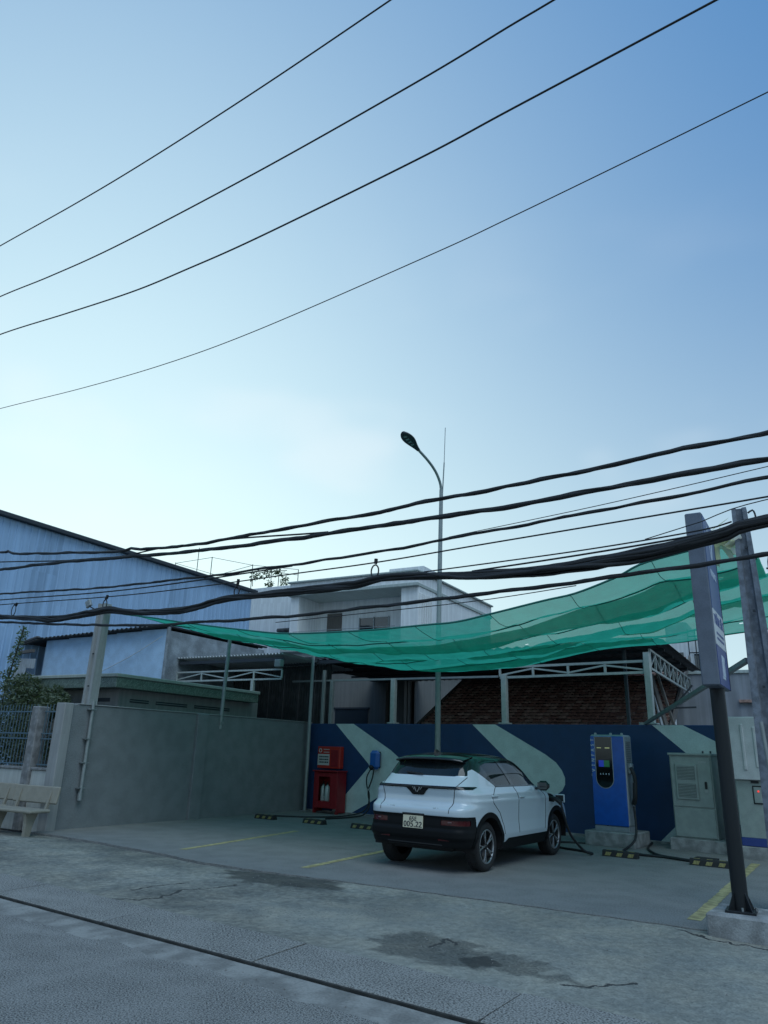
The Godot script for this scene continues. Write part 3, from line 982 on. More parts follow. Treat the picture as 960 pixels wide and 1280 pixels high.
	box(g, "coping", M.house_trim, Vector3(0, 4.17, 0), Vector3(8.2, 0.1, 0.4), 0.01)
	box(g, "ledge", M.tile_b, Vector3(-1.75, 3.3, 0.2), Vector3(0.85, 0.08, 0.12), 0.0)
	box(g, "roof", M.roof_dark, Vector3(0, 4.05, -4.2), Vector3(7.6, 0.1, 8.2), 0.0)
	var fb := thing("far_apartment", "distant white apartment block with dark balcony frames above the grey wall", "building", Vector3(-5.0, 0, -42))
	box(fb, "wall", M.far_white, Vector3(0, 3.9, -2), Vector3(2.2, 7.8, 4), 0.02)
	box(fb, "wall", M.far_white, Vector3(-0.55, 7.9, -2), Vector3(1.1, 1.6, 3.6), 0.02)
	for y in [6.0, 6.95, 7.8]:
		bar(fb, "balcony_rail", M.steel_dark, Vector3(0.1, y, 0.5), Vector3(1.1, y, 0.5), 0.05, 0.06)
	for x in [0.1, 0.45, 0.8, 1.1]:
		bar(fb, "balcony_post", M.steel_dark, Vector3(x, 5.7, 0.5), Vector3(x, 8.2, 0.5), 0.05, 0.05)
	box(fb, "window", M.window_glass, Vector3(-0.5, 6.7, 0.02), Vector3(0.5, 0.7, 0.05), 0.0)
	box(fb, "window", M.window_glass, Vector3(0.45, 6.5, 0.02), Vector3(0.35, 0.9, 0.05), 0.0)
	box(fb, "balcony_slab", M.far_grey, Vector3(0.6, 5.9, 0.3), Vector3(1.1, 0.12, 0.55), 0.0)
	tiled_house()
	# dim house wall under the shelter
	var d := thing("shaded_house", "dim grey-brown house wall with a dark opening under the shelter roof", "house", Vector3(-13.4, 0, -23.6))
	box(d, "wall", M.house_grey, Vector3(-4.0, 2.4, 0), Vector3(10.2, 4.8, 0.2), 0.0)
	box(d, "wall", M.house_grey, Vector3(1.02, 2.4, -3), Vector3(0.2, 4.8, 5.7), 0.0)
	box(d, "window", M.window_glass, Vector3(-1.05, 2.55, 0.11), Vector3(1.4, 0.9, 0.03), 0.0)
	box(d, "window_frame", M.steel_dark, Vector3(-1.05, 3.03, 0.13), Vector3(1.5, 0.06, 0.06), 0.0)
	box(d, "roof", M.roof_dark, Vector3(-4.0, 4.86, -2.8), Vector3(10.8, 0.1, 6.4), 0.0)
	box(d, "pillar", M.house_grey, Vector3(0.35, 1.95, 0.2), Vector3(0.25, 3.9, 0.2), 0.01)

func rod(a: Vector3, b: Vector3, r: float, seg := 6) -> SurfaceTool:
	var st := ST()
	tube(st, [a, b], r, seg)
	return st

func house():
	var h := thing("white_house", "weathered white house with recessed upper balcony and flat parapet", "house", Vector3(-18.75, 0, -30))
	# local x -3.65 .. 3.65, front at z 0, back at z -9.4
	box(h, "wall", M.house_white, Vector3(0, 3.1, -4.7), Vector3(7.3, 6.2, 9.4), 0.02)
	box(h, "wall", M.house_white, Vector3(0, 7.6, -5.6), Vector3(7.3, 2.8, 7.5), 0.02)
	box(h, "side_wall", M.house_white, Vector3(3.62, 7.6, -0.95), Vector3(0.12, 2.8, 1.84), 0.01)
	box(h, "side_wall", M.house_white, Vector3(-3.4, 7.6, -0.95), Vector3(0.5, 2.8, 1.84), 0.01)
	box(h, "column", M.house_white, Vector3(3.2, 7.6, -0.4), Vector3(0.9, 2.8, 0.7), 0.02)
	for k in 6:
		box(h, "fin", M.house_white, Vector3(3.72, 7.5, -0.15 - 0.24 * k), Vector3(0.09, 2.4, 0.10), 0.01)
	box(h, "balcony_floor", M.house_trim, Vector3(0, 6.17, 0.25), Vector3(7.4, 0.14, 0.6), 0.02)
	box(h, "ceiling_slab", M.house_trim, Vector3(0, 9.06, -4.6), Vector3(7.45, 0.16, 9.6), 0.02)
	box(h, "parapet", M.house_white, Vector3(0, 9.4, 0.02), Vector3(7.36, 0.55, 0.18), 0.02)
	box(h, "parapet", M.house_white, Vector3(3.6, 9.4, -4.75), Vector3(0.18, 0.55, 9.3), 0.02)
	box(h, "cornice", M.house_trim, Vector3(0, 9.70, 0.05), Vector3(7.5, 0.09, 0.4), 0.02)
	box(h, "cornice", M.house_trim, Vector3(3.62, 9.70, -4.75), Vector3(0.4, 0.09, 9.3), 0.02)
	box(h, "stair_tower", M.house_white, Vector3(2.6, 9.95, -1.5), Vector3(1.9, 0.42, 1.4), 0.02)
	# openings in the recessed wall
	box(h, "door", M.wood_old, Vector3(-2.1, 7.3, -1.83), Vector3(0.9, 2.1, 0.06), 0.01)
	box(h, "window", M.window_glass, Vector3(0.3, 7.45, -1.83), Vector3(1.7, 1.1, 0.05), 0.0)
	for s in [-0.55, 0.3, 1.15]:
		box(h, "window_frame", M.steel_grey, Vector3(s, 7.45, -1.79), Vector3(0.06, 1.16, 0.05), 0.0)
	box(h, "window", M.window_glass, Vector3(2.25, 7.5, -1.83), Vector3(0.65, 1.0, 0.05), 0.0)
	box(h, "window_frame", M.steel_grey, Vector3(2.25, 8.03, -1.79), Vector3(0.75, 0.06, 0.05), 0.0)
	var st := ST()
	for k in 4:
		pipe(h, "railing", M.steel_grey, [Vector3(-3.1, 6.5 + 0.2 * k, 0.4), Vector3(2.7, 6.5 + 0.2 * k, 0.4)], 0.015, 2.0, 5)

func tiled_house():
	var t := thing("tiled_house", "old house with a low brown clay tile roof behind the navy wall", "house", Vector3(-9.95, 0, -19.6))
	# slope: eave at z 0, y 2.05 rising to z -5.6, y 4.85; x 0 .. 6.9
	var slope := Vector3(0, 0.42, -0.907)
	var nrm := Vector3(0, 0.907, 0.42)
	box(t, "wall", M.wall_dark, Vector3(3.45, 1.0, -0.6), Vector3(6.6, 2.0, 0.2), 0.0)
	box(t, "gable_wall", M.wall_dark, Vector3(0.25, 1.2, -3.2), Vector3(0.2, 2.4, 5.4), 0.0)
	var deck := ST()
	beam(deck, Vector3(3.45, 1.98, 0.05), Vector3(3.45, 1.98, 0.05) + slope * 6.3, 6.85, 0.06)
	part(t, "roof_deck", deck, M.roof_dark)
	var st := [ST(), ST()]
	var r := RandomNumberGenerator.new()
	r.seed = 77
	for row in 27:
		for col in 31:
			var p := Vector3(0.02 + col * 0.222, 2.05, 0.1) + slope * (row * 0.23) + nrm * r.randf_range(0.0, 0.014)
			var q: SurfaceTool = st[1 if r.randf() < 0.3 else 0]
			q.set_smooth_group(-1)
			var l := 0.29
			var lift := nrm * 0.075
			var w := 0.216
			var tw := r.randf_range(-0.006, 0.006)
			# pan profile: flat pan with a raised roll on one side
			var prof := [Vector2(0, 0.004), Vector2(0.06, 0.0), Vector2(0.14, 0.004), Vector2(0.17, 0.018), Vector2(w, 0.012)]
			for k in 4:
				var a: Vector2 = prof[k]
				var b: Vector2 = prof[k + 1]
				var pa := p + Vector3(a.x, 0, 0) + nrm * (a.y + 0.002) + lift
				var pb := p + Vector3(b.x, 0, 0) + nrm * (b.y + 0.002) + lift
				var qa := p + Vector3(a.x + tw, 0, 0) + nrm * a.y + slope * l
				var qb := p + Vector3(b.x + tw, 0, 0) + nrm * b.y + slope * l
				quad(q, pa, qa, qb, pb)
				quad(q, pa, pb, pb - nrm * 0.06, pa - nrm * 0.06)
	for k in 2:
		var m := part(t, "roof_tiles", st[k], M.tile_a if k == 0 else M.tile_b)
		m.set_meta("kind", "stuff")
	bar(t, "barge_board", M.wood_old, Vector3(-0.06, 2.05, 0.1), Vector3(-0.06, 2.05, 0.1) + slope * 6.2, 0.05, 0.2)
	bar(t, "barge_board", M.wood_old, Vector3(6.98, 2.05, 0.1), Vector3(6.98, 2.05, 0.1) + slope * 6.2, 0.05, 0.2)

# ------------------------------------------------------------------ shelter behind the painted wall
func rear_shelter():
	var t := thing("rear_shelter", "dark-roofed steel shelter on pale posts behind the navy wall", "shelter", wallp(0, 0, -0.24), TILT)
	# roof: seen from below, front eave over the wall
	var st := ST()
	corrugated(st, 11.2, 6.9, 0.25, 0.02)
	part(t, "roof", st, M.roof_dark, Transform3D(Basis(Vector3.RIGHT, Vector3.UP, Vector3(0.125, -0.008, 1.0)), Vector3(-1.4 - 0.125 * 6.75, 4.07, -6.75)))
	bar(t, "eave_beam", M.steel_dark, Vector3(-1.4, 3.93, 0.12), Vector3(9.75, 3.93, 0.12), 0.05, 0.10)
	truss(t, Vector3(5.9, 3.33, 0.0), Vector3(9.35, 3.33, 0.0), 0.24, 4, 0.055, M.steel_pale)
	bar(t, "front_beam", M.steel_grey, Vector3(-0.9, 3.44, -0.02), Vector3(5.85, 3.36, -0.02), 0.05, 0.05)
	for k in [[2.78, 3.9], [6.02, 3.9], [9.42, 3.9]]:
		box(t, "post", M.steel_pale, Vector3(k[0], 1.9, 0.02), Vector3(0.13, 3.7 if k[0] > 9 else 3.0, 0.13), 0.008)
		box(t, "base_plate", M.steel_pale, Vector3(k[0], 2.27, 0.02), Vector3(0.26, 0.03, 0.2), 0.004)
	box(t, "post", M.steel_dark, Vector3(8.8, 2.3, -0.4), Vector3(0.07, 3.2, 0.07), 0.004)
	box(t, "post", M.steel_grey, Vector3(0.66, 2.6, 0.02), Vector3(0.10, 1.6, 0.10), 0.006)
	box(t, "post", M.steel_grey, Vector3(0.42, 2.7, 0.10), Vector3(0.08, 2.0, 0.08), 0.006)
	# dark sheets at its left end; leftmost ones added for deep carport shade
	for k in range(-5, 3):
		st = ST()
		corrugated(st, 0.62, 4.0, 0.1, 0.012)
		part(t, "side_shade_sheet", st, M.roof_dark, Transform3D(Basis(Vector3.RIGHT, PI / 2), Vector3(-1.55 + 0.62 * k, 4.0, -0.35)))
	# end truss running back on the right
	truss(t, Vector3(9.45, 3.42, -0.1), Vector3(8.68, 3.40, -6.4), 0.40, 10, 0.05, M.steel_pale)
	truss(t, Vector3(2.2, 3.42, -6.2), Vector3(8.5, 3.34, -6.2), 0.42, 8, 0.045, M.steel_dark)
	for x in [-0.8, 4.4]:
		box(t, "post", M.steel_dark, Vector3(x, 2.0, -6.3), Vector3(0.12, 4.0, 0.12), 0.006)
	for z in [-1.3, -2.6, -3.9, -5.2]:
		bar(t, "purlin", M.steel_dark, Vector3(-1.3 + 0.125 * z, 3.96, z), Vector3(9.6 + 0.125 * z, 3.96, z), 0.05, 0.06)
	# boards and posts leaning at its right end
	var l := thing("leaning_boards", "dark boards and a pale panel leaning beside the shelter end post", "boards", Vector3(-3.05, 0, -19.0))
	bar(l, "board", M.wood_old, Vector3(-0.12, 3.55, 0), Vector3(0.22, 2.0, 0.1), 0.17, 0.05)
	bar(l, "board", M.wood_old, Vector3(0.02, 3.55, -0.05), Vector3(0.40, 2.0, 0.05), 0.06, 0.06)
	bar(l, "panel", M.white_sheet, Vector3(-0.12, 3.05, -0.3), Vector3(0.06, 1.9, -0.3), 0.3, 0.03)
	bar(l, "strut", M.steel_dark, Vector3(0.3, 2.8, -0.4), Vector3(0.75, 3.3, -0.4), 0.04, 0.04)
	bar(l, "strut", M.steel_dark, Vector3(-0.2, 2.75, -0.35), Vector3(0.8, 2.78, -0.35), 0.04, 0.04)
	box(l, "stand", M.wood_old, Vector3(0.1, 1.0, -0.1), Vector3(0.5, 2.0, 0.3), 0.0)

# ------------------------------------------------------------------ chargers, cabinets, fire point, stops, cables
func lot_equipment():
	# fast charger
	var pl := thing("charger_plinth", "grey concrete plinth under the blue fast charger", "plinth", Vector3(-3.47, 0, -15.2), TILT)
	box(pl, "block", M.plinth, Vector3(0.0, 0.12, -0.28), Vector3(0.95, 0.26, 0.92), 0.015)
	var c := thing("fast_charger", "tall blue fast charger with black display panel and vertical lettering", "charger", Vector3(-3.47, 0.25, -15.2), TILT)
	box(c, "base", M.charger_grey, Vector3(0, 0.045, -0.22), Vector3(0.66, 0.09, 0.42), 0.006)
	box(c, "housing", M.charger_grey, Vector3(0, 0.92, -0.23), Vector3(0.68, 1.66, 0.42), 0.03)
	var st := ST()
	bx(st, Vector3(0, 0.91, -0.012), Vector3(0.655, 1.62, 0.03), 0.01)
	part(c, "front_door", st, M.charger_blue)
	# display panel: rounded bottom, pale rim
	var rim := PackedVector2Array([Vector2(0.105, 1.712), Vector2(-0.245, 1.712)])
	rim.append_array(arc_poly(Vector2(-0.07, 0.93), 0.175, PI, TAU, 20))
	st = ST()
	prism(st, rim, 0.002, 0.009)
	part(c, "panel_rim", st, M.charger_grey)
	var pan := PackedVector2Array([Vector2(0.092, 1.705), Vector2(-0.232, 1.705)])
	pan.append_array(arc_poly(Vector2(-0.07, 0.93), 0.162, PI, TAU, 20))
	st = ST()
	prism(st, pan, 0.003, 0.014)
	var panel := part(c, "display_panel", st, M.gloss_black)
	box(panel, "screen", M.screen_blue, Vector3(-0.125, 1.21, 0.016), Vector3(0.10, 0.12, 0.006), 0.0)
	box(panel, "screen", M.screen_green, Vector3(-0.017, 1.21, 0.016), Vector3(0.11, 0.12, 0.006), 0.0)
	box(panel, "light_bar", M.led_bar, Vector3(-0.155, 1.50, 0.016), Vector3(0.085, 0.014, 0.006), 0.0)
	box(panel, "light_bar", M.led_bar, Vector3(0.01, 1.50, 0.016), Vector3(0.09, 0.018, 0.006), 0.0)
	for k in 4:
		box(panel, "symbol", M.letter_pale, Vector3(-0.15 + 0.055 * k, 1.02, 0.016), Vector3(0.016, 0.028, 0.004), 0.0)
	var word := "VINFAST"
	for k in 7:
		lettering(c, "letter", word[k], 0.062, M.letter_pale, Transform3D(Basis(Vector3.BACK, PI / 2), Vector3(-0.288, 1.08 + 0.094 * k, 0.006)))
	for k in 12:
		box(c, "vent_slat", M.vent, Vector3(0.345, 1.62 - 0.034 * k, -0.22), Vector3(0.012, 0.016, 0.24), 0.0)
	for s in [-0.29, 0.02, 0.24]:
		box(c, "lifting_eye", M.charger_grey, Vector3(s, 1.765, -0.2), Vector3(0.05, 0.05, 0.03), 0.01)
	box(c, "gun_holder", M.charger_grey, Vector3(0.37, 1.13, -0.2), Vector3(0.08, 0.2, 0.14), 0.02)
	pipe(c, "charging_gun", M.plastic_black, [Vector3(0.40, 1.15, -0.12), Vector3(0.46, 1.02, -0.10), Vector3(0.47, 0.86, -0.12)], 0.035, 0.05, 8)
	pipe(c, "cable_bundle", M.cable, [Vector3(0.46, 0.88, -0.12), Vector3(0.44, 0.6, -0.12), Vector3(0.40, 0.5, -0.16)], 0.045, 0.06, 8)
	box(c, "side_bracket", M.charger_grey, Vector3(-0.37, 0.99, -0.22), Vector3(0.07, 0.06, 0.1), 0.01)
	# cable from the charger round the wheel stops
	var k1 := thing("charger_cable", "black cable drooping from the fast charger side onto the concrete", "cable", Vector3(-3.05, 0, -15.0))
	pipe(k1, "cable", M.cable, [Vector3(0.03, 0.72, -0.10), Vector3(0.06, 0.38, -0.04), Vector3(0.05, 0.16, 0.10), Vector3(-0.06, 0.03, 0.35), Vector3(-0.02, 0.022, 0.75), Vector3(0.30, 0.022, 1.0), Vector3(0.66, 0.022, 1.02), Vector3(1.0, 0.022, 1.18), Vector3(1.3, 0.022, 1.30)], 0.021, 0.06)
	var k2 := thing("ground_cable", "black cable running over the concrete towards the grey-green cabinet", "cable", Vector3(-2.9, 0, -15.9))
	pipe(k2, "cable", M.cable, [Vector3(-0.02, 0.02, -0.2), Vector3(0.0, 0.02, 0.1), Vector3(0.10, 0.02, 0.9), Vector3(0.4, 0.022, 1.7), Vector3(0.75, 0.022, 1.98), Vector3(1.1, 0.022, 2.15)], 0.021, 0.06)
	# grey-green cabinet
	var cp := thing("cabinet_plinth", "low concrete plinth under the grey-green electrical cabinet", "plinth", Vector3(-2.03, 0, -15.62), TILT)
	box(cp, "block", M.plinth, Vector3(0.05, 0.09, -0.25), Vector3(0.98, 0.22, 0.9), 0.012)
	var b := thing("electrical_cabinet", "grey-green steel electrical cabinet with louvred vents and black handle", "cabinet", Vector3(-2.03, 0.2, -15.62), TILT)
	box(b, "housing", M.cabinet, Vector3(0, 0.73, -0.28), Vector3(0.76, 1.46, 0.55), 0.008)
	box(b, "roof", M.cabinet, Vector3(0, 1.475, -0.27), Vector3(0.80, 0.045, 0.62), 0.01)
	box(b, "door", M.cabinet, Vector3(0, 0.985, 0.006), Vector3(0.72, 0.88, 0.025), 0.006)
	box(b, "lower_panel", M.cabinet, Vector3(0, 0.27, 0.005), Vector3(0.72, 0.50, 0.022), 0.006)
	box(b, "vent_frame", M.cabinet, Vector3(-0.08, 0.985, 0.034), Vector3(0.40, 0.64, 0.035), 0.012)
	for q in [[1.14, 0.24], [0.83, 0.24]]:
		var g := box(b, "vent", M.vent, Vector3(-0.08, q[0], 0.053), Vector3(0.32, q[1], 0.006), 0.0)
		for k in 9:
			box(g, "slat", M.cabinet, Vector3(0, -q[1] * 0.44 + q[1] * 0.11 * k, 0.006), Vector3(0.31, 0.012, 0.012), 0.002)
	box(b, "handle", M.plastic_black, Vector3(0.255, 0.93, 0.03), Vector3(0.04, 0.13, 0.03), 0.01)
	box(b, "lock_plate", M.steel_pale, Vector3(0.255, 0.83, 0.024), Vector3(0.06, 0.05, 0.012), 0.0)
	box(b, "name_plate", M.steel_pale, Vector3(0.22, 1.34, 0.022), Vector3(0.14, 0.03, 0.008), 0.0)
	for s in [0.28, 0.42]:
		box(b, "lifting_eye", M.steel_dark, Vector3(s - 0.08, 1.52, -0.2), Vector3(0.03, 0.05, 0.03), 0.006)
	var ds := thing("cable_cover", "small black drain cover on the concrete before the cabinet plinth", "cover", Vector3(-1.75, 0.0, -14.35), TILT)
	box(ds, "lid", M.rubber, Vector3(0, 0.012, 0), Vector3(0.36, 0.024, 0.2), 0.006)
	# white enclosure at the edge
	var w := thing("white_enclosure", "white metal enclosure with blue foot strip behind the sign post", "cabinet", Vector3(-0.42, 0, -14.9), TILT)
	box(w, "plinth", M.plinth, Vector3(0.12, 0.09, -0.4), Vector3(2.0, 0.22, 1.0), 0.01)
	box(w, "foot_strip", M.sign_navy, Vector3(0.12, 0.27, -0.36), Vector3(1.86, 0.13, 0.8), 0.006)
	box(w, "lower_panel", M.cabinet, Vector3(0.12, 0.80, -0.38), Vector3(1.86, 0.93, 0.8), 0.008)
	box(w, "upper_panel", M.white_sheet, Vector3(0.12, 1.80, -0.34), Vector3(1.90, 1.06, 0.88), 0.012)
	for k in 7:
		box(w, "rib", M.white_sheet, Vector3(-0.60 + 0.2 * k, 1.82, 0.105), Vector3(0.055, 0.78 - 0.1 * (k % 2), 0.03), 0.012)
	box(w, "handle_recess", M.plastic_black, Vector3(-0.47, 1.03, 0.026), Vector3(0.16, 0.30, 0.02), 0.03)
	box(w, "handle_face", M.cabinet, Vector3(-0.47, 1.03, 0.034), Vector3(0.125, 0.26, 0.02), 0.02)
	box(w, "indicator_light", M.led_red, Vector3(-0.455, 1.09, 0.046), Vector3(0.03, 0.03, 0.01), 0.004)
	box(w, "hinge", M.plastic_black, Vector3(-0.50, 1.24, 0.03), Vector3(0.12, 0.04, 0.03), 0.0)
	# fire point
	var f := thing("extinguisher_cabinet", "red open-fronted extinguisher cabinet standing in the wall corner", "cabinet", wallp(1.13, 0, 0.24), TILT)
	box(f, "side_panel", M.red_paint, Vector3(-0.385, 0.52, 0), Vector3(0.03, 0.98, 0.36), 0.004)
	box(f, "side_panel", M.red_paint, Vector3(0.385, 0.52, 0), Vector3(0.03, 0.98, 0.36), 0.004)
	box(f, "back_panel", M.red_paint, Vector3(0, 0.55, -0.17), Vector3(0.74, 0.9, 0.02), 0.0)
	box(f, "top_panel", M.red_paint, Vector3(0, 1.03, 0.02), Vector3(0.84, 0.035, 0.44), 0.008)
	box(f, "shelf", M.red_paint, Vector3(0, 0.28, 0), Vector3(0.74, 0.03, 0.34), 0.004)
	box(f, "front_frame", M.red_paint, Vector3(-0.30, 0.56, 0.185), Vector3(0.15, 0.86, 0.02), 0.004)
	box(f, "front_frame", M.red_paint, Vector3(0.27, 0.56, 0.185), Vector3(0.22, 0.86, 0.02), 0.004)
	box(f, "front_frame", M.red_paint, Vector3(-0.03, 0.94, 0.185), Vector3(0.38, 0.10, 0.02), 0.004)
	box(f, "front_frame", M.red_paint, Vector3(-0.03, 0.21, 0.185), Vector3(0.38, 0.15, 0.02), 0.004)
	for s in [-0.37, 0.37]:
		box(f, "foot", M.red_paint, Vector3(s, 0.02, 0.13), Vector3(0.06, 0.06, 0.08), 0.0)
	var x := thing("fire_extinguisher", "grey extinguisher bottle between two others in the red cabinet", "extinguisher", wallp(1.09, 0.297, 0.28), TILT, "extinguishers in the red cabinet")
	st = ST()
	lathe(st, [Vector2(0, 0), Vector2(0.066, 0.0), Vector2(0.072, 0.012), Vector2(0.072, 0.30), Vector2(0.062, 0.345), Vector2(0.03, 0.375), Vector2(0.02, 0.40), Vector2(0, 0.40)], 18)
	part(x, "cylinder", st, M.bottle)
	box(x, "valve", M.plastic_black, Vector3(0, 0.425, 0), Vector3(0.03, 0.06, 0.03), 0.004)
	bar(x, "lever", M.plastic_black, Vector3(-0.01, 0.46, 0), Vector3(0.07, 0.475, 0.03), 0.02, 0.012)
	pipe(x, "hose", M.cable, [Vector3(-0.02, 0.42, 0.0), Vector3(-0.08, 0.36, 0.03), Vector3(-0.076, 0.12, 0.04)], 0.010, 0.04, 6)
	again(x, "grey extinguisher bottle nearest the corner side of the red cabinet", wallp(0.92, 0.297, 0.24), TILT)
	again(x, "grey extinguisher bottle on the charger side of the red cabinet", wallp(1.26, 0.297, 0.24), TILT)
	var fs := thing("fire_sign_box", "orange-red fire notice box with pale label above the extinguisher cabinet", "box", wallp(0.98, 1.37, 0.0), TILT)
	box(fs, "case", M.red_sign, Vector3(0, 0, 0.09), Vector3(0.78, 0.55, 0.16), 0.012)
	var lab := box(fs, "label", M.label_pale, Vector3(-0.17, -0.06, 0.173), Vector3(0.40, 0.28, 0.006), 0.0)
	for r in 3:
		var q := 0.0
		for k in 6:
			var wd := 0.03 + 0.022 * ((k * 5 + r * 3) % 3)
			box(lab, "print_mark", M.ink, Vector3(-0.155 + q + wd * 0.5, 0.075 - 0.07 * r, 0.004), Vector3(wd * 0.8, 0.038, 0.003), 0.0)
			q += wd + 0.004
	st = ST()
	lathe(st, [Vector2(0.035, 0), Vector2(0.055, 0), Vector2(0.055, 0.006), Vector2(0.035, 0.006), Vector2(0.035, 0)], 20, Transform3D(Basis(Vector3.RIGHT, PI / 2), Vector3(-0.29, 0.17, 0.172)))
	part(fs, "ring_mark", st, M.label_pale)
	for k in 2:
		box(fs, "print_line", M.label_pale, Vector3(-0.08, 0.20 - 0.07 * k, 0.172), Vector3(0.20, 0.016, 0.005), 0.0)
	box(fs, "glass_door", M.red_paint, Vector3(0.21, -0.02, 0.173), Vector3(0.26, 0.42, 0.008), 0.004)
	# wall box charger
	var wb := thing("wall_charger", "small rounded blue wall charger with looped cable on the chevron", "charger", wallp(2.47, 1.12, 0.0), TILT)
	st = ST()
	bx(st, Vector3(0, 0.23, 0.10), Vector3(0.30, 0.46, 0.17), 0.07)
	part(wb, "housing", st, M.box_blue)
	box(wb, "bracket", M.plastic_black, Vector3(0, 0.23, 0.015), Vector3(0.22, 0.4, 0.03), 0.0)
	st = ST()
	lathe(st, [Vector2(0, 0), Vector2(0.055, 0), Vector2(0.06, 0.03), Vector2(0.045, 0.10), Vector2(0, 0.11)], 16, Transform3D(Basis(Vector3.RIGHT, 1.2), Vector3(-0.03, 0.03, 0.16)))
	part(wb, "socket", st, M.plastic_black)
	pipe(wb, "cable", M.cable, [Vector3(-0.02, 0.02, 0.22), Vector3(-0.12, -0.18, 0.26), Vector3(-0.11, -0.42, 0.25), Vector3(-0.05, -0.55, 0.24), Vector3(-0.04, -0.8, 0.26), Vector3(-0.12, -1.0, 0.4), Vector3(-0.35, -1.09, 0.9), Vector3(-0.7, -1.098, 1.6), Vector3(-1.2, -1.098, 2.0), Vector3(-1.7, -1.098, 2.2)], 0.017, 0.06)
	pipe(wb, "cable", M.cable, [Vector3(0.05, 0.0, 0.20), Vector3(0.04, -0.2, 0.24), Vector3(-0.06, -0.46, 0.25), Vector3(-0.07, -0.6, 0.25), Vector3(0.02, -0.85, 0.3), Vector3(0.0, -1.05, 0.5), Vector3(-0.1, -1.098, 1.0), Vector3(-0.2, -1.098, 1.7)], 0.017, 0.06)
	box(wb, "cable_tie", M.steel_grey, Vector3(-0.06, -0.48, 0.25), Vector3(0.06, 0.05, 0.05), 0.01)
	# wheel stops
	var ws := thing("wheel_stop", "black and yellow rubber wheel stop nearest the grey wall", "wheel stop", Vector3(-11.2, 0, -14.62), TILT, "rubber wheel stops")
	st = ST()
	var pr := PackedVector2Array([Vector2(-0.08, 0), Vector2(0.08, 0), Vector2(0.055, 0.075), Vector2(0.035, 0.095), Vector2(-0.035, 0.095), Vector2(-0.055, 0.075)])
	prism(st, pr, -0.29, 0.29, Transform3D(Basis(Vector3(0, 0, -1), Vector3.UP, Vector3.RIGHT), Vector3.ZERO))
	part(ws, "rubber_body", st, M.rubber)
	for k in 3:
		for sd in [1, -1]:
			st = ST()
			prism(st, PackedVector2Array([Vector2(-0.055, 0.0), Vector2(0.035, 0.0), Vector2(0.06, 0.055), Vector2(-0.03, 0.055)]), 0.0, 0.004, Transform3D(Basis(Vector3.RIGHT, -0.31), Vector3(-0.19 + 0.19 * k, 0.015, 0.0775)) if sd > 0 else Transform3D(Basis(Vector3.UP, PI) * Basis(Vector3.RIGHT, -0.31), Vector3(0.19 - 0.19 * k, 0.015, -0.0775)))
			part(ws, "yellow_inset", st, M.reflect_yellow)
		box(ws, "yellow_inset", M.reflect_yellow, Vector3(-0.19 + 0.19 * k, 0.0955, 0), Vector3(0.085, 0.004, 0.055), 0.0)
	again(ws, "black and yellow rubber wheel stop in front of the red cabinet", Vector3(-9.77, 0, -14.52), TILT)
	again(ws, "black and yellow rubber wheel stop beside the car's rear bumper", Vector3(-8.42, 0, -14.36), TILT)
	again(ws, "black and yellow rubber wheel stop before the fast charger", Vector3(-2.99, 0, -13.60), TILT)
	again(ws, "black and yellow rubber wheel stop before the grey-green cabinet", Vector3(-1.60, 0, -13.48), TILT)

# ------------------------------------------------------------------ the car
const ZR := [[0.16, 0.45], [0.25, 0.60], [0.35, 0.655], [0.425, 0.668], [0.445, 0.70], [0.54, 0.708], [0.562, 0.684], [0.60, 0.69], [0.70, 0.685], [0.735, 0.70], [0.80, 0.70], [0.835, 0.685], [0.872, 0.595], [0.90, 0.572], [0.98, 0.568], [1.08, 0.598], [1.11, 0.60], [1.135, 0.565], [1.24, 0.44], [1.34, 0.365], [1.44, 0.28], [1.49, 0.21], [1.52, 0.10], [1.55, -0.05], [1.57, -0.3], [1.579, -0.55]]
const ZF := [[0.16, -3.0], [0.3, -3.22], [0.5, -3.26], [0.65, -3.25], [0.75, -3.2], [0.85, -3.05], [0.92, -2.8], [0.98, -2.45], [1.02, -2.2], [1.06, -2.1], [1.2, -1.93], [1.35, -1.72], [1.46, -1.5], [1.52, -1.25], [1.55, -1.05], [1.57, -0.85], [1.579, -0.7]]
const HW := [[0.16, 0.74], [0.25, 0.80], [0.38, 0.846], [0.46, 0.858], [0.52, 0.852], [0.62, 0.845], [0.72, 0.848], [0.86, 0.855], [0.925, 0.862], [0.945, 0.850], [1.02, 0.840], [1.045, 0.820], [1.1, 0.788], [1.13, 0.776], [1.3, 0.715], [1.43, 0.655], [1.48, 0.62], [1.52, 0.56], [1.55, 0.45], [1.57, 0.25], [1.579, 0.04]]

func lin(t: Array, y: float) -> float:
	if y <= t[0][0]:
		return t[0][1]
	for k in t.size() - 1:
		if y <= t[k + 1][0]:
			return lerpf(t[k][1], t[k + 1][1], (y - t[k][0]) / (t[k + 1][0] - t[k][0]))
	return t[-1][1]

func soft(t: Array, y: float, d: float) -> float:
	return (lin(t, y - d) + lin(t, y - d * 0.5) + lin(t, y) + lin(t, y + d * 0.5) + lin(t, y + d)) / 5.0

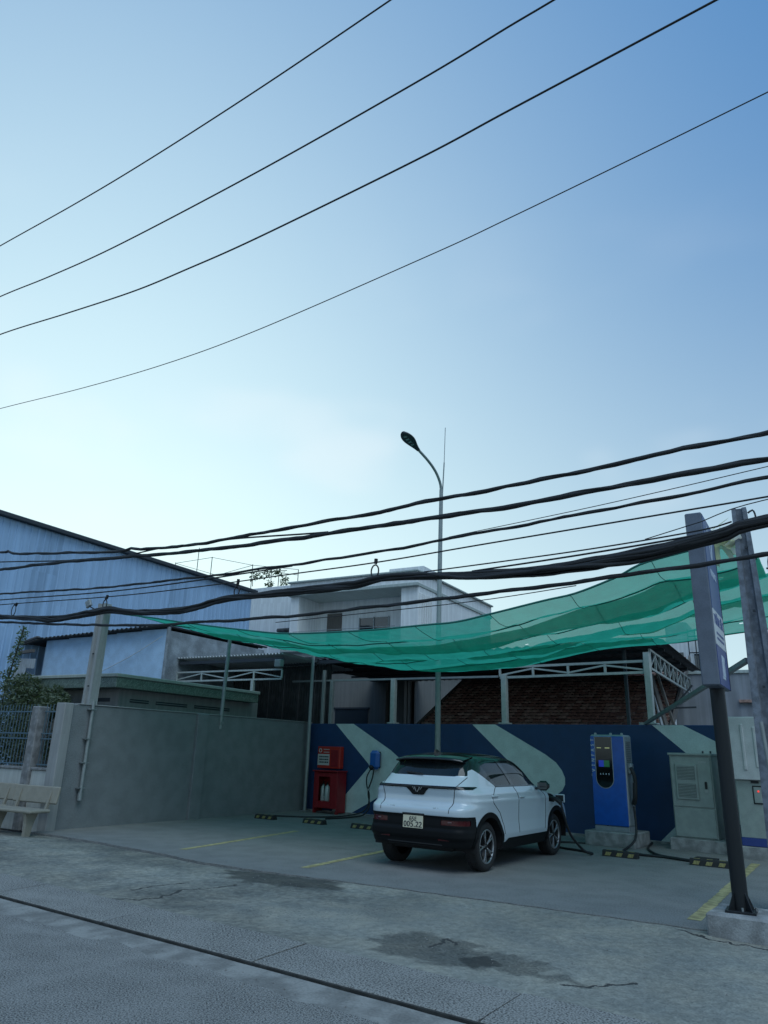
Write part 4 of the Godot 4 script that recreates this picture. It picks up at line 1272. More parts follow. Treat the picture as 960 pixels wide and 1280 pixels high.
func row_half(y: float, n: int) -> Array:
	var d := minf(0.03, (1.579 - y) * 0.5)
	var zr := soft(ZR, y, minf(d, 0.012))
	var zf := soft(ZF, y, d)
	var hw := soft(HW, y, d if y > 1.4 else 0.011)
	var c := (zr + zf) * 0.5
	var l := (zr - zf) * 0.5
	var e := lerpf(9.0, 6.0, smoothstep(1.0, 1.2, y))
	var raw := []
	var acc := [0.0]
	for k in 401:
		var a := PI / 2 - PI * k / 400.0
		var p := Vector2(hw * pow(absf(cos(a)), 2.0 / e), c + l * signf(sin(a)) * pow(absf(sin(a)), 2.0 / e))
		raw.append(p)
		if k:
			acc.append(acc[-1] + p.distance_to(raw[k - 1]))
	var out := []
	var j := 0
	for k in n + 1:
		var s: float = acc[-1] * k / n
		while j < 399 and acc[j + 1] < s:
			j += 1
		var f: float = clampf((s - acc[j]) / maxf(acc[j + 1] - acc[j], 1e-9), 0, 1)
		var p: Vector2 = raw[j].lerp(raw[j + 1], f)
		out.append(Vector3(p.x, y, p.y))
	out[0].x = 0.0
	out[n].x = 0.0
	return out

func sdpoly(p: Vector2, v: Array) -> float:
	var d := 1e9
	var s := -1.0
	var n := v.size()
	var j := n - 1
	for i in n:
		var e: Vector2 = v[j] - v[i]
		var w: Vector2 = p - v[i]
		var b := w - e * clampf(w.dot(e) / e.length_squared(), 0, 1)
		d = minf(d, b.length_squared())
		var c1: bool = p.y >= v[i].y
		var c2: bool = p.y < v[j].y
		var c3: bool = e.x * w.y > e.y * w.x
		if (c1 and c2 and c3) or (not c1 and not c2 and not c3):
			s = -s
		j = i
	return s * sqrt(d)

func sdline(p: Vector2, v: Array) -> float:
	var d := 1e9
	for i in v.size() - 1:
		var q := Geometry2D.get_closest_point_to_segment(p, v[i], v[i + 1])
		d = minf(d, p.distance_to(q))
	return d

var seam_rear := [Vector2(-0.33, 1.11), Vector2(-0.10, 0.985), Vector2(-0.11, 0.90), Vector2(-0.33, 0.76), Vector2(-0.46, 0.58), Vector2(-0.49, 0.43)]
var seam_mid := [Vector2(-0.93, 1.11), Vector2(-0.985, 0.97), Vector2(-0.99, 0.42)]
var seam_front := [Vector2(-1.83, 1.08), Vector2(-2.03, 0.96), Vector2(-2.05, 0.64), Vector2(-1.97, 0.42)]
var seam_gate := [Vector2(0.67, 1.26), Vector2(0.60, 1.08), Vector2(0.58, 0.96), Vector2(0.56, 0.72)]

# signed fields, positive inside; order is priority
func car_fields(p: Vector3) -> PackedFloat32Array:
	var o := PackedFloat32Array()
	var zy := Vector2(p.z, p.y)
	var xy := Vector2(p.x, p.y)
	var side := 1.0 if p.x > 0.5 else -1.0
	var rear := p.z - 0.12
	var ar := minf(Vector2(p.z, p.y - 0.33).length(), Vector2(p.z + 2.513, p.y - 0.33).length())
	var yb := lerpf(0.25, 0.335, smoothstep(0.25, 0.42, p.z)) + 0.03 * smoothstep(-2.8, -3.0, p.z)
	o.append(maxf(minf(0.375 - ar, p.x - 0.5), yb - p.y))                                                     # 0 wheel opening
	o.append(minf(0.445 - ar, p.x - 0.5))                                                     # 1 arch cladding
	o.append(minf(minf(0.685 - p.y, p.y - 0.615), minf(minf(p.x - 0.44, 0.80 - p.x), rear - 0.2)))   # 2 tail lamp
	var yl := lerpf(0.40, 0.728, smoothstep(0.33, 0.40, p.z))
	yl = lerpf(yl, 0.50, smoothstep(-2.8, -2.95, p.z))
	yl -= 0.05 * smoothstep(-0.62, -0.5, p.z) * smoothstep(0.3, -0.3, p.z)
	o.append(yl - p.y)                                                                        # 3 lower cladding
	o.append(minf(minf(p.y - 1.255, 1.475 - p.y), minf(0.655 - 0.35 * (p.y - 1.255) - p.x, rear)))      # 4 rear window
	o.append(minf(sdpoly(zy, [Vector2(-0.05, 1.445), Vector2(-0.2, 1.468), Vector2(-0.63, 1.475), Vector2(-0.88, 1.125), Vector2(-0.37, 1.135), Vector2(-0.2, 1.26)]), p.x - 0.4))   # 5 rear door window
	o.append(minf(sdpoly(zy, [Vector2(-0.75, 1.475), Vector2(-1.12, 1.47), Vector2(-1.38, 1.415), Vector2(-1.62, 1.29), Vector2(-1.85, 1.125), Vector2(-0.99, 1.125)]), p.x - 0.4))   # 6 front door window
	o.append(minf(minf(p.y - 1.05, 1.50 - p.y), minf(-p.z - 1.0, 0.58 - p.x)))                 # 7 windscreen
	var bl := 1.10
	if p.z > -0.3:
		bl = lerpf(1.11, 1.35, clampf((p.z + 0.32) / 0.5, 0, 1))
	if p.z > 0.0:
		bl = minf(bl, lerpf(1.246, 1.36, pow(clampf((p.x - 0.50) / 0.17, 0, 1), 1.6)))
	if p.z < -1.8:
		bl = lerpf(1.10, 1.05, smoothstep(-1.8, -2.1, p.z))
	o.append(p.y - bl)                                                                        # 8 black roof and pillars
	o.append(minf(minf(p.y - 1.078, 1.112 - p.y), minf(rear - 0.1, 0.775 - p.x)))             # 9 dark bar across the tail
	o.append(minf(sdpoly(xy, [Vector2(-0.1, 1.09), Vector2(0.20, 1.09), Vector2(0.14, 1.04), Vector2(0.09, 0.985), Vector2(-0.1, 0.985)]), rear))   # 10 emblem field
	var gs := 1.0
	if p.x > 0.45 and p.z < 0.35:
		gs = minf(sdline(zy, seam_rear), minf(sdline(zy, seam_mid), sdline(zy, seam_front)))
	elif p.z > 0.3:
		gs = sdline(xy, seam_gate)
	gs = 1.0
	o.append(0.0055 - gs)                                                                     # 11 shut lines
	o.append(minf(sdpoly(zy, [Vector2(-2.18, 0.98), Vector2(-2.42, 0.955), Vector2(-2.42, 0.83), Vector2(-2.18, 0.85)]), p.x - 0.5))          # 12 charge port
	var rd := seam_rear.duplicate()
	rd.append_array([Vector2(-0.99, 0.40), Vector2(-0.985, 0.97), Vector2(-0.93, 1.13)])
	o.append(minf(sdpoly(zy, rd), p.x - 0.45))                                                # 13 rear door
	var fd := [Vector2(-0.93, 1.13), Vector2(-0.985, 0.97), Vector2(-0.99, 0.40), Vector2(-1.97, 0.42), Vector2(-2.05, 0.64), Vector2(-2.03, 0.96), Vector2(-1.83, 1.09)]
	o.append(minf(sdpoly(zy, fd), p.x - 0.45))                                                # 14 front door
	var tg := [Vector2(-0.7, 1.27), Vector2(0.67, 1.27), Vector2(0.60, 1.08), Vector2(0.58, 0.96), Vector2(0.56, 0.70), Vector2(-0.7, 0.70)]
	o.append(minf(sdpoly(xy, tg), rear - 0.1))                                                # 15 tailgate
	return o

func car():
	var t := thing("parked_car", "white electric hatchback with black roof, parked nose-in and charging", "car", Vector3(-4.96, 0, -10.64), -0.089)
	var N := 230
	var ys := []
	var y := 0.16
	while y < 1.5795:
		ys.append(y)
		y += 0.0135 if y < 1.48 else (0.007 if y < 1.55 else 0.003)
	ys.append(1.579)
	var rows := []
	var fld := []
	for yy in ys:
		var r := row_half(yy, N)
		rows.append(r)
		var fr := []
		for p in r:
			fr.append(car_fields(p))
		fld.append(fr)
	var nrm := []
	for i in ys.size():
		var nr := []
		for k in N + 1:
			var dy: Vector3 = rows[mini(i + 1, ys.size() - 1)][k] - rows[maxi(i - 1, 0)][k]
			var ds: Vector3 = rows[i][mini(k + 1, N)] - rows[i][maxi(k - 1, 0)]
			var n := dy.cross(ds).normalized()
			if n.dot(rows[i][k] - Vector3(0, 0.7, -1.2)) < 0:
				n = -n
			if k == 0 or k == N:
				n.x = 0.0
				n = n.normalized()
			nr.append(n)
		nrm.append(nr)
	var off := [0.0, 0.012, -0.004, 0.006, -0.004, -0.006, -0.006, -0.003, 0.0, 0.008, 0.010, -0.010, -0.03, 0.0, 0.0, 0.0, 0.0]
	var names := ["", "arch_cladding", "tail_lamp", "lower_cladding", "rear_window", "rear_door_window", "front_door_window", "windscreen", "roof", "light_bar", "emblem_panel", "shut_line", "charge_port", "rear_door", "front_door", "tailgate", "body"]
	var mats := ["", "car_clad", "lamp_red", "car_clad", "glass", "glass", "glass", "glass", "car_black", "gloss_black", "gloss_black", "car_seam", "car_under", "car_white", "car_white", "car_white", "car_white"]
	var split := [2, 5, 6, 13, 14]
	var bufs := {}
	for k in 17:
		for s in [1, -1]:
			bufs[Vector2i(k, s)] = [PackedVector3Array(), PackedVector3Array()]
	for i in ys.size() - 1:
		for k in N:
			for tr in [[[i, k], [i + 1, k], [i + 1, k + 1]], [[i, k], [i + 1, k + 1], [i, k + 1]]]:
				var poly := []
				for v in tr:
					poly.append([rows[v[0]][v[1]], nrm[v[0]][v[1]], fld[v[0]][v[1]]])
				for reg in 16:
					var pos := 0
					for v in poly:
						if v[2][reg] > 0.0:
							pos += 1
					if pos == 0:
						continue
					if pos == poly.size():
						emit(bufs, reg, poly, off[reg], [])
						poly = []
						break
					var ins := []
					var outs := []
					var cut := []
					for a in poly.size():
						var A = poly[a]
						var B = poly[(a + 1) % poly.size()]
						var fa: float = A[2][reg]
						var fb: float = B[2][reg]
						if fa > 0.0:
							ins.append(A)
						else:
							outs.append(A)
						if (fa > 0.0) != (fb > 0.0):
							var f := fa / (fa - fb)
							var ff := PackedFloat32Array()
							ff.resize(16)
							for q in 16:
								ff[q] = lerpf(A[2][q], B[2][q], f)
							ff[reg] = 0.0
							var nv := [A[0].lerp(B[0], f), A[1].lerp(B[1], f).normalized(), ff]
							ins.append(nv)
							outs.append(nv)
							cut.append(nv)
					emit(bufs, reg, ins, off[reg], cut)
					poly = outs
					if poly.size() < 3:
						break
				if poly.size() >= 3:
					emit(bufs, 16, poly, 0.0, [])
	for k in range(1, 17):
		var sides := [[1], [-1]] if k in split else [[1, -1]]
		for sd in sides:
			var vv := PackedVector3Array()
			var nn := PackedVector3Array()
			for s in sd:
				if s == 1:
					vv.append_array(bufs[Vector2i(k, 1)][0])
					nn.append_array(bufs[Vector2i(k, 1)][1])
				elif k != 12:
					var sv: PackedVector3Array = bufs[Vector2i(k, 1)][0]
					var sn: PackedVector3Array = bufs[Vector2i(k, 1)][1]
					for q in range(0, sv.size(), 3):
						for w in [0, 2, 1]:
							vv.append(sv[q + w] * Vector3(-1, 1, 1))
							nn.append(sn[q + w] * Vector3(-1, 1, 1))
			if vv.is_empty():
				continue
			var arr := []
			arr.resize(Mesh.ARRAY_MAX)
			arr[Mesh.ARRAY_VERTEX] = vv
			arr[Mesh.ARRAY_NORMAL] = nn
			var am := ArrayMesh.new()
			am.add_surface_from_arrays(Mesh.PRIMITIVE_TRIANGLES, arr)
			part(t, names[k], am, M[mats[k]])
	car_details(t)

func emit(bufs: Dictionary, reg: int, poly: Array, o: float, cut: Array):
	if reg == 0:
		return
	var b = bufs[Vector2i(reg, 1)]
	for k in range(1, poly.size() - 1):
		for v in [poly[0], poly[k], poly[k + 1]]:
			b[0].append(v[0] + v[1] * o)
			b[1].append(v[1])
	if cut.size() == 2 and absf(o) > 0.0001:
		var a: Vector3 = cut[0][0]
		var c: Vector3 = cut[1][0]
		var a2: Vector3 = a + cut[0][1] * o
		var c2: Vector3 = c + cut[1][1] * o
		var n := (c - a).cross(cut[0][1]).normalized()
		for v in [a, c, c2, a, c2, a2]:
			b[0].append(v)
			b[1].append(n)

func on_side(z: float, y: float) -> Vector3:
	var r := row_half(y, 300)
	for k in 300:
		if r[k].x > 0.4 and r[k].z >= z and r[k + 1].z < z:
			return r[k].lerp(r[k + 1], (r[k].z - z) / (r[k].z - r[k + 1].z))
	return Vector3(0.8, y, z)

func on_tail(x: float, y: float) -> Vector3:
	var r := row_half(y, 300)
	for k in 150:
		if r[k].x <= x and r[k + 1].x > x:
			return r[k].lerp(r[k + 1], (x - r[k].x) / (r[k + 1].x - r[k].x))
	return Vector3(x, y, 0.6)

func shut_line(t: Node3D, l: Array, tail: bool):
	var pts := []
	for k in l.size() - 1:
		var n := maxi(2, int(l[k].distance_to(l[k + 1]) / 0.03))
		for j in n:
			var p: Vector2 = l[k].lerp(l[k + 1], float(j) / n)
			pts.append(on_tail(p.x, p.y) if tail else on_side(p.x, p.y))
	for s in [1.0, -1.0]:
		var q := []
		for p in pts:
			q.append(Vector3(p.x * s, p.y, p.z))
		var st := ST()
		tube(st, q, 0.0055, 6)
		part(t, "shut_line", st, M.car_seam)

func car_details(t: Node3D):
	for l in [seam_rear, seam_mid, seam_front]:
		shut_line(t, l, false)
	shut_line(t, [Vector2(0.66, 1.235), Vector2(0.60, 1.08), Vector2(0.58, 0.96), Vector2(0.56, 0.74)], true)
	# underbody and wheel wells
	var st := ST()
	bx(st, Vector3(0, 0.36, -1.28), Vector3(1.0, 0.20, 3.5), 0.03)
	bx(st, Vector3(0, 0.62, -1.26), Vector3(1.44, 0.4, 1.6), 0.0)
	for z in [0.0, -2.513]:
		for s in [1.0, -1.0]:
			st.set_smooth_group(-1)
			for k in 16:
				var a := lerpf(-0.15, PI + 0.15, k / 16.0)
				var b := lerpf(-0.15, PI + 0.15, (k + 1) / 16.0)
				quad(st, Vector3(s * 0.845, 0.33 + 0.40 * sin(a), z + 0.40 * cos(a)), Vector3(s * 0.845, 0.33 + 0.40 * sin(b), z + 0.40 * cos(b)), Vector3(s * 0.5, 0.33 + 0.40 * sin(b), z + 0.40 * cos(b)), Vector3(s * 0.5, 0.33 + 0.40 * sin(a), z + 0.40 * cos(a)))
				tri(st, Vector3(s * 0.5, 0.33, z), Vector3(s * 0.5, 0.33 + 0.40 * sin(a), z + 0.40 * cos(a)), Vector3(s * 0.5, 0.33 + 0.40 * sin(b), z + 0.40 * cos(b)))
	part(t, "underbody", st, M.car_under)
	# cabin
	st = ST()
	bx(st, Vector3(0, 0.80, -0.85), Vector3(1.30, 0.35, 2.0), 0.03)
	bx(st, Vector3(0, 0.98, -1.72), Vector3(1.36, 0.16, 0.5), 0.05)
	part(t, "cabin_floor", st, M.seat)
	for s in [-0.36, 0.36]:
		for z in [-0.15, -1.0]:
			st = ST()
			bx(st, Vector3(0, 0.28, 0), Vector3(0.46, 0.58, 0.14), 0.05)
			bx(st, Vector3(0, 0.66, 0.02), Vector3(0.26, 0.16, 0.10), 0.04)
			part(t, "seat", st, M.seat, Transform3D(Basis(Vector3.RIGHT, 0.18), Vector3(s, 0.68, z)))
	# steering and mirrors
	for s in [1.0, -1.0]:
		st = ST()
		bx(st, Vector3(0, 0, 0), Vector3(0.20, 0.15, 0.12), 0.055, Basis(Vector3.UP, s * 0.2))
		var mi := part(t, "wing_mirror", st, M.car_black, Transform3D(Basis.IDENTITY, Vector3(s * 0.945, 1.105, -1.76)))
		box(mi, "mirror_glass", M.mirror, Vector3(0, 0, 0.060), Vector3(0.15, 0.10, 0.004), 0.0, Basis(Vector3.UP, s * 0.2) * Basis(Vector3.RIGHT, 0.12))
		bar(mi, "mirror_arm", M.car_black, Vector3(-s * 0.14, -0.05, 0.0), Vector3(-s * 0.02, -0.03, 0), 0.05, 0.035)
		# door handles
		for h in [[-0.17, 0.985, 0.852], [-1.10, 0.95, 0.856]]:
			st = ST()
			bx(st, Vector3.ZERO, Vector3(0.028, 0.032, 0.19), 0.012)
			part(t, "door_handle", st, M.car_white, Transform3D(Basis(Vector3.UP, 0.0), Vector3(s * (h[2] + 0.004), h[1], h[0])))
	# wheels
	for s in [1.0, -1.0]:
		for z in [0.0, -2.513]:
			wheel(t, Vector3(s * 0.70, 0.322, z), s)
	# spoiler over the rear window
	st = ST()
	sg += 1
	st.set_smooth_group(sg)
	var prof := [Vector2(-0.02, 1.553), Vector2(0.18, 1.533), Vector2(0.34, 1.508), Vector2(0.40, 1.488), Vector2(0.395, 1.470), Vector2(0.32, 1.462), Vector2(0.20, 1.462)]
	var nx := 24
	for k in nx:
		for j in prof.size():
			var q := []
			for e in [[0, 0], [1, 0], [1, 1], [0, 1]]:
				var u: float = -1.0 + 2.0 * (k + e[0]) / nx
				var pr: Vector2 = prof[(j + e[1]) % prof.size()]
				var dr := 0.035 * pow(absf(u), 3.0)
				q.append(Vector3(u * 0.575, pr.y - dr, pr.x - 0.10 * pow(absf(u), 3.0) * (1.0 if pr.x > 0.1 else 0.0)))
			quad(st, q[0], q[1], q[2], q[3])
	part(t, "spoiler", st, M.car_black)
	# rear fin antenna, wiper, emblem, plate, reflectors, step
	st = ST()
	prism(st, PackedVector2Array([Vector2(0.10, 0.0), Vector2(-0.10, 0.0), Vector2(0.06, 0.07), Vector2(0.10, 0.065)]), -0.018, 0.018, Transform3D(Basis(Vector3(0, 0, 1), Vector3.UP, Vector3(-1, 0, 0)), Vector3(0, 1.54, 0.0)))
	part(t, "antenna_fin", st, M.car_black)
	bar(t, "rear_wiper", M.plastic_black, Vector3(0.0, 1.262, 0.452), Vector3(-0.30, 1.285, 0.425), 0.018, 0.02)
	st = ST()
	for s in [1.0, -1.0]:
		prism(st, PackedVector2Array([Vector2(s * 0.004, 0.0), Vector2(s * 0.014, 0.0), Vector2(s * 0.052, 0.066), Vector2(s * 0.034, 0.066)]), 0, 0.008, Transform3D(Basis.IDENTITY, Vector3(0, 1.022, 0.606)))
		prism(st, PackedVector2Array([Vector2(s * 0.045, 0.03), Vector2(s * 0.055, 0.03), Vector2(s * 0.082, 0.066), Vector2(s * 0.070, 0.066)]), 0, 0.008, Transform3D(Basis.IDENTITY, Vector3(0, 1.022, 0.602)))
	part(t, "emblem", st, M.chrome)
	var pb := Basis(Vector3.RIGHT, -0.05)
	var plate := box(t, "number_plate", M.plate, Vector3(0, 0.632, 0.708), Vector3(0.33, 0.165, 0.008), 0.003, pb)
	lettering(plate, "plate_text", "65E", 0.055, M.ink, Transform3D(Basis.IDENTITY, Vector3(0.0, 0.036, 0.004)))
	lettering(plate, "plate_text", "005.22", 0.072, M.ink, Transform3D(Basis.IDENTITY, Vector3(0.0, -0.035, 0.004)))
	st = ST()
	bx(st, Vector3(0, 0.735, 0.70), Vector3(0.36, 0.022, 0.03), 0.006)
	part(t, "plate_lamp_strip", st, M.plastic_black)
	for s in [1.0, -1.0]:
		box(t, "reflector", M.lamp_red, Vector3(s * 0.48, 0.43, 0.678), Vector3(0.17, 0.03, 0.02), 0.006, Basis(Vector3.UP, s * 0.12))
		box(t, "tail_lamp_lens", M.lamp_clear, Vector3(s * 0.58, 0.655, 0.688), Vector3(0.06, 0.016, 0.008), 0.003, Basis(Vector3.UP, s * 0.12))
	st = ST()
	bx(st, Vector3(0, 0.36, 0.585), Vector3(0.95, 0.07, 0.16), 0.03)
	part(t, "skid_plate", st, M.plastic_black)
	lettering(t, "model_text", "VF 5", 0.032, M.chrome, Transform3D(Basis(Vector3.UP, 0.1), Vector3(0.36, 0.815, 0.688)))
	lettering(t, "maker_text", "VINFAST", 0.028, M.chrome, Transform3D(Basis(Vector3.UP, -0.08), Vector3(-0.40, 0.815, 0.686)))
	# sticker inside the rear glass
	box(t, "window_sticker", M.leaf_c, Vector3(-0.36, 1.41, 0.285), Vector3(0.15, 0.07, 0.004), 0.0, Basis(Vector3.RIGHT, -0.7))
	# opened charge flap and plug
	var fl := box(t, "charge_flap", M.car_white, Vector3(0.945, 0.895, -2.44), Vector3(0.17, 0.13, 0.014), 0.006, Basis(Vector3.UP, 0.12))
	box(fl, "flap_lining", M.plastic_black, Vector3(0, 0, 0.009), Vector3(0.13, 0.095, 0.006), 0.0)
	var pg := thing("charging_cable", "black charging cable plugged into the car fender and looping to the ground", "cable", Vector3(-4.96, 0, -10.64), -0.089)
	pipe(pg, "plug", M.plastic_black, [Vector3(0.82, 0.90, -2.30), Vector3(0.95, 0.885, -2.28), Vector3(1.03, 0.82, -2.27)], 0.036, 0.04, 10)
	pipe(pg, "cable", M.cable, [Vector3(1.03, 0.83, -2.27), Vector3(1.07, 0.62, -2.30), Vector3(1.10, 0.35, -2.45), Vector3(1.19, 0.10, -2.75), Vector3(1.26, 0.03, -2.93), Vector3(1.24, 0.02, -3.06), Vector3(1.0, 0.02, -3.25), Vector3(0.6, 0.02, -3.42), Vector3(0.2, 0.02, -3.7), Vector3(0.2, 0.02, -4.3), Vector3(0.75, 0.03, -4.62), Vector3(0.98, 0.3, -4.72), Vector3(1.0, 0.9, -4.76)], 0.02, 0.05)

func wheel(t: Node3D, at: Vector3, s: float):
	var st := ST()
	var bs := Basis(Vector3.BACK, -s * PI / 2)      # local +y points outwards
	lathe(st, [Vector2(0.215, 0.088), Vector2(0.235, 0.102), Vector2(0.275, 0.106), Vector2(0.305, 0.096), Vector2(0.320, 0.075), Vector2(0.322, 0.0), Vector2(0.320, -0.075), Vector2(0.30, -0.10), Vector2(0.22, -0.10)], 48)
	for k in 60:
		var a := TAU * k / 60.0
		bx(st, Vector3(cos(a) * 0.3225, 0.05, sin(a) * 0.3225), Vector3(0.006, 0.045, 0.018), 0.0, Basis(Vector3.UP, -a))
		bx(st, Vector3(cos(a + 0.05) * 0.3225, -0.05, sin(a + 0.05) * 0.3225), Vector3(0.006, 0.045, 0.018), 0.0, Basis(Vector3.UP, -a - 0.05))
	var w := part(t, "wheel", st, M.tyre, Transform3D(bs, at))
	st = ST()
	lathe(st, [Vector2(0.222, 0.093), Vector2(0.210, 0.088), Vector2(0.200, 0.06), Vector2(0.195, -0.05), Vector2(0.0, -0.05)], 40)
	part(w, "rim", st, M.alloy_dark)
	st = ST()
	lathe(st, [Vector2(0.226, 0.090), Vector2(0.224, 0.098), Vector2(0.212, 0.097), Vector2(0.206, 0.085)], 40)
	part(w, "rim_lip", st, M.alloy)
	for k in 5:
		var a := TAU * k / 5.0 + 0.3
		st = ST()
		for q in [-0.16, 0.16]:
			var p0 := Vector3(cos(a) * 0.04, 0.075, sin(a) * 0.04)
			var p1 := Vector3(cos(a + q * 0.5) * 0.13, 0.084, sin(a + q * 0.5) * 0.13)
			var p2 := Vector3(cos(a + q) * 0.211, 0.088, sin(a + q) * 0.211)
			beam(st, p0, p1, 0.02, 0.024, 0.004)
			beam(st, p1, p2, 0.017, 0.022, 0.004)
		part(w, "spoke", st, M.alloy)
	st = ST()
	lathe(st, [Vector2(0, 0.092), Vector2(0.03, 0.09), Vector2(0.038, 0.075), Vector2(0.04, 0.0)], 20)
	part(w, "hub_cap", st, M.alloy_dark)

# ------------------------------------------------------------------ poles, sign, lamp
func ipole(st: SurfaceTool, h: float, w0: float, w1: float, d0: float, d1: float):
	# tapered concrete pole with a sunken web on two faces
	var prof := [Vector2(-1, -1), Vector2(-0.45, -1), Vector2(-0.32, -0.6), Vector2(0.32, -0.6), Vector2(0.45, -1), Vector2(1, -1), Vector2(1, 1), Vector2(0.45, 1), Vector2(0.32, 0.6), Vector2(-0.32, 0.6), Vector2(-0.45, 1), Vector2(-1, 1)]
	st.set_smooth_group(-1)
	var n := prof.size()
	for k in n:
		var a: Vector2 = prof[k]
		var b: Vector2 = prof[(k + 1) % n]
		quad(st, Vector3(a.x * w0, 0, a.y * d0) * 1.0, Vector3(a.x * w1, h, a.y * d1), Vector3(b.x * w1, h, b.y * d1), Vector3(b.x * w0, 0, b.y * d0))
	var pg := PackedVector2Array()
	for v in prof:
		pg.append(Vector2(v.x * w1, v.y * d1))
	flat(st, pg, h - 0.01, h)

func poles_and_sign():
	# leaning concrete pole at the grey wall
	var p := thing("concrete_pole", "weathered concrete pole with sunken web behind the grey wall end", "pole", Vector3(-12.72, -0.1, -10.45))
	var st := ST()
	ipole(st, 4.45, 0.13, 0.105, 0.11, 0.09)
	part(p, "shaft", st, M.pole_conc, Transform3D(Basis(Vector3.BACK, -0.015), Vector3.ZERO))
	for y in [1.9, 2.75, 3.4]:
		box(p, "bolt_hole", M.steel_dark, Vector3(0.05, y, 0.10), Vector3(0.03, 0.03, 0.02), 0.0)
	var fl := thing("flood_light", "small square grey flood light tilted beside the concrete pole top", "flood light", Vector3(-12.86, 4.30, -10.25))
	box(fl, "head", M.steel_grey, Vector3(-0.06, 0.04, 0), Vector3(0.15, 0.15, 0.06), 0.01, Basis(Vector3.BACK, 0.45))
	bar(fl, "bracket", M.steel_dark, Vector3(-0.02, -0.02, 0), Vector3(0.12, -0.10, -0.08), 0.025, 0.025)
	var dp := thing("wall_conduit", "thin grey conduit pipe clamped down the near end of grey wall", "pipe", Vector3(-12.34, 0, -10.27))
	part(dp, "pipe", rod(Vector3(0, 0.58, 0), Vector3(-0.02, 2.34, -0.02), 0.035, 10), M.steel_grey)
	part(dp, "end_sleeve", rod(Vector3(0, 0.5, 0), Vector3(0, 0.64, 0), 0.045, 10), M.steel_grey)
	for y in [0.72, 1.18, 1.62, 2.18]:
		box(dp, "clamp", M.galv, Vector3(-0.02, y, 0), Vector3(0.09, 0.025, 0.17), 0.004)
	# net posts
	var n1 := thing("net_post", "slim grey pipe post on the boundary wall holding the net edge", "post", Vector3(-12.27, 0, -13.98), 0.0, "posts of the shade net")
	part(n1, "pipe", rod(Vector3(0.0, 1.95, 0.0), Vector3(0.0, 4.2, -0.06), 0.045, 10), M.steel_grey)
	box(n1, "bracket", M.steel_grey, Vector3(0.0, 2.1, 0), Vector3(0.10, 0.06, 0.12), 0.0)
	var n2 := thing("net_post", "slim grey pipe post standing in the corner of the two walls", "post", Vector3(-11.95, 0, -17.25), 0.0, "posts of the shade net")
	part(n2, "pipe", rod(Vector3(0, 0, 0), Vector3(0.0, 4.12, 0), 0.05, 10), M.steel_grey)
	box(n2, "base_plate", M.steel_grey, Vector3(0, 0.01, 0), Vector3(0.2, 0.02, 0.2), 0.0)
	# street lamp
	var l := thing("street_lamp", "tall slim street lamp with curved arm and leaf-shaped head behind the car", "street lamp", Vector3(-7.62, 0, -16.3))
	st = ST()
	tube(st, [Vector3(0, 0, 0), Vector3(0.0, 4.0, 0), Vector3(0.06, 8.1, 0)], [0.075, 0.065, 0.05], 14)
	part(l, "column", st, M.steel_grey)
	box(l, "base_plate", M.steel_grey, Vector3(0, 0.012, 0), Vector3(0.3, 0.024, 0.3), 0.0)
	box(l, "service_door", M.steel_grey, Vector3(0, 0.8, 0.07), Vector3(0.09, 0.3, 0.02), 0.004)
	pipe(l, "lamp_arm", M.steel_grey, [Vector3(0.06, 7.9, 0), Vector3(0.06, 8.22, 0.05), Vector3(0.03, 8.50, 0.28), Vector3(-0.03, 8.70, 0.62), Vector3(-0.125, 8.875, 1.0)], 0.035, 0.1, 10)
	# leaf-shaped LED head
	st = ST()
	sg += 1
	st.set_smooth_group(sg)
	var hn := 20
	for k in hn:
		for j in 12:
			var q := []
			for e in [[0, 0], [1, 0], [1, 1], [0, 1]]:
				var u: float = float(k + e[0]) / hn
				var a: float = TAU * (j + e[1]) / 12.0
				var w := 0.045 * (1.0 - u) + 0.165 * sin(PI * pow(u, 1.45) * 0.93) * (1.0 if u < 0.999 else 0.0)
				if u > 0.9:
					w *= sqrt(maxf(0.0, 1.0 - pow((u - 0.9) / 0.1, 2.0)))
				if u < 0.001:
					w = 0.045
				q.append(Vector3(0.72 * u, maxf(sin(a), -0.6) * minf(w, 0.05), cos(a) * w))
			quad(st, q[0], q[1], q[2], q[3])
	var hx := Vector3(-0.165, 0.305, 0.7).normalized()
	var hz := hx.cross(Vector3.UP).normalized()
	var hb := Basis(hx, hz.cross(hx), hz)
	var hd := part(l, "lamp_head", st, M.steel_dark, Transform3D(hb, Vector3(-0.12, 8.865, 0.985)))
	for k in 4:
		box(hd, "led_module", M.steel_grey, Vector3(0.26 + 0.1 * k, 0.033, 0), Vector3(0.05, 0.008, 0.10), 0.0)
		box(hd, "led_module", M.steel_grey, Vector3(0.26 + 0.1 * k, -0.034, 0), Vector3(0.05, 0.008, 0.10), 0.0)
	part(l, "lightning_rod", rod(Vector3(0.09, 7.9, 0), Vector3(0.14, 8.85, 0), 0.016, 6), M.steel_grey)
	part(l, "lightning_rod", rod(Vector3(0.14, 8.85, 0), Vector3(0.17, 9.85, 0), 0.009, 6), M.steel_grey)
	# totem sign
	var ft := thing("sign_footing", "pale concrete footing block under the dark sign post", "footing", Vector3(-0.74, 0, -8.62), TILT)
	box(ft, "block", M.plinth, Vector3(0.06, 0.07, 0.02), Vector3(0.72, 0.24, 0.62), 0.02)
	var s := thing("totem_sign", "tall grey-blue double-sided sign box on a dark round post", "sign", Vector3(-0.775, 0.17, -8.55))
	part(s, "post", rod(Vector3(0, 0.02, 0), Vector3(0.0, 2.2, 0), 0.072, 18), M.sign_post)
	box(s, "flange", M.sign_post, Vector3(0, 0.03, 0), Vector3(0.27, 0.024, 0.27), 0.003)
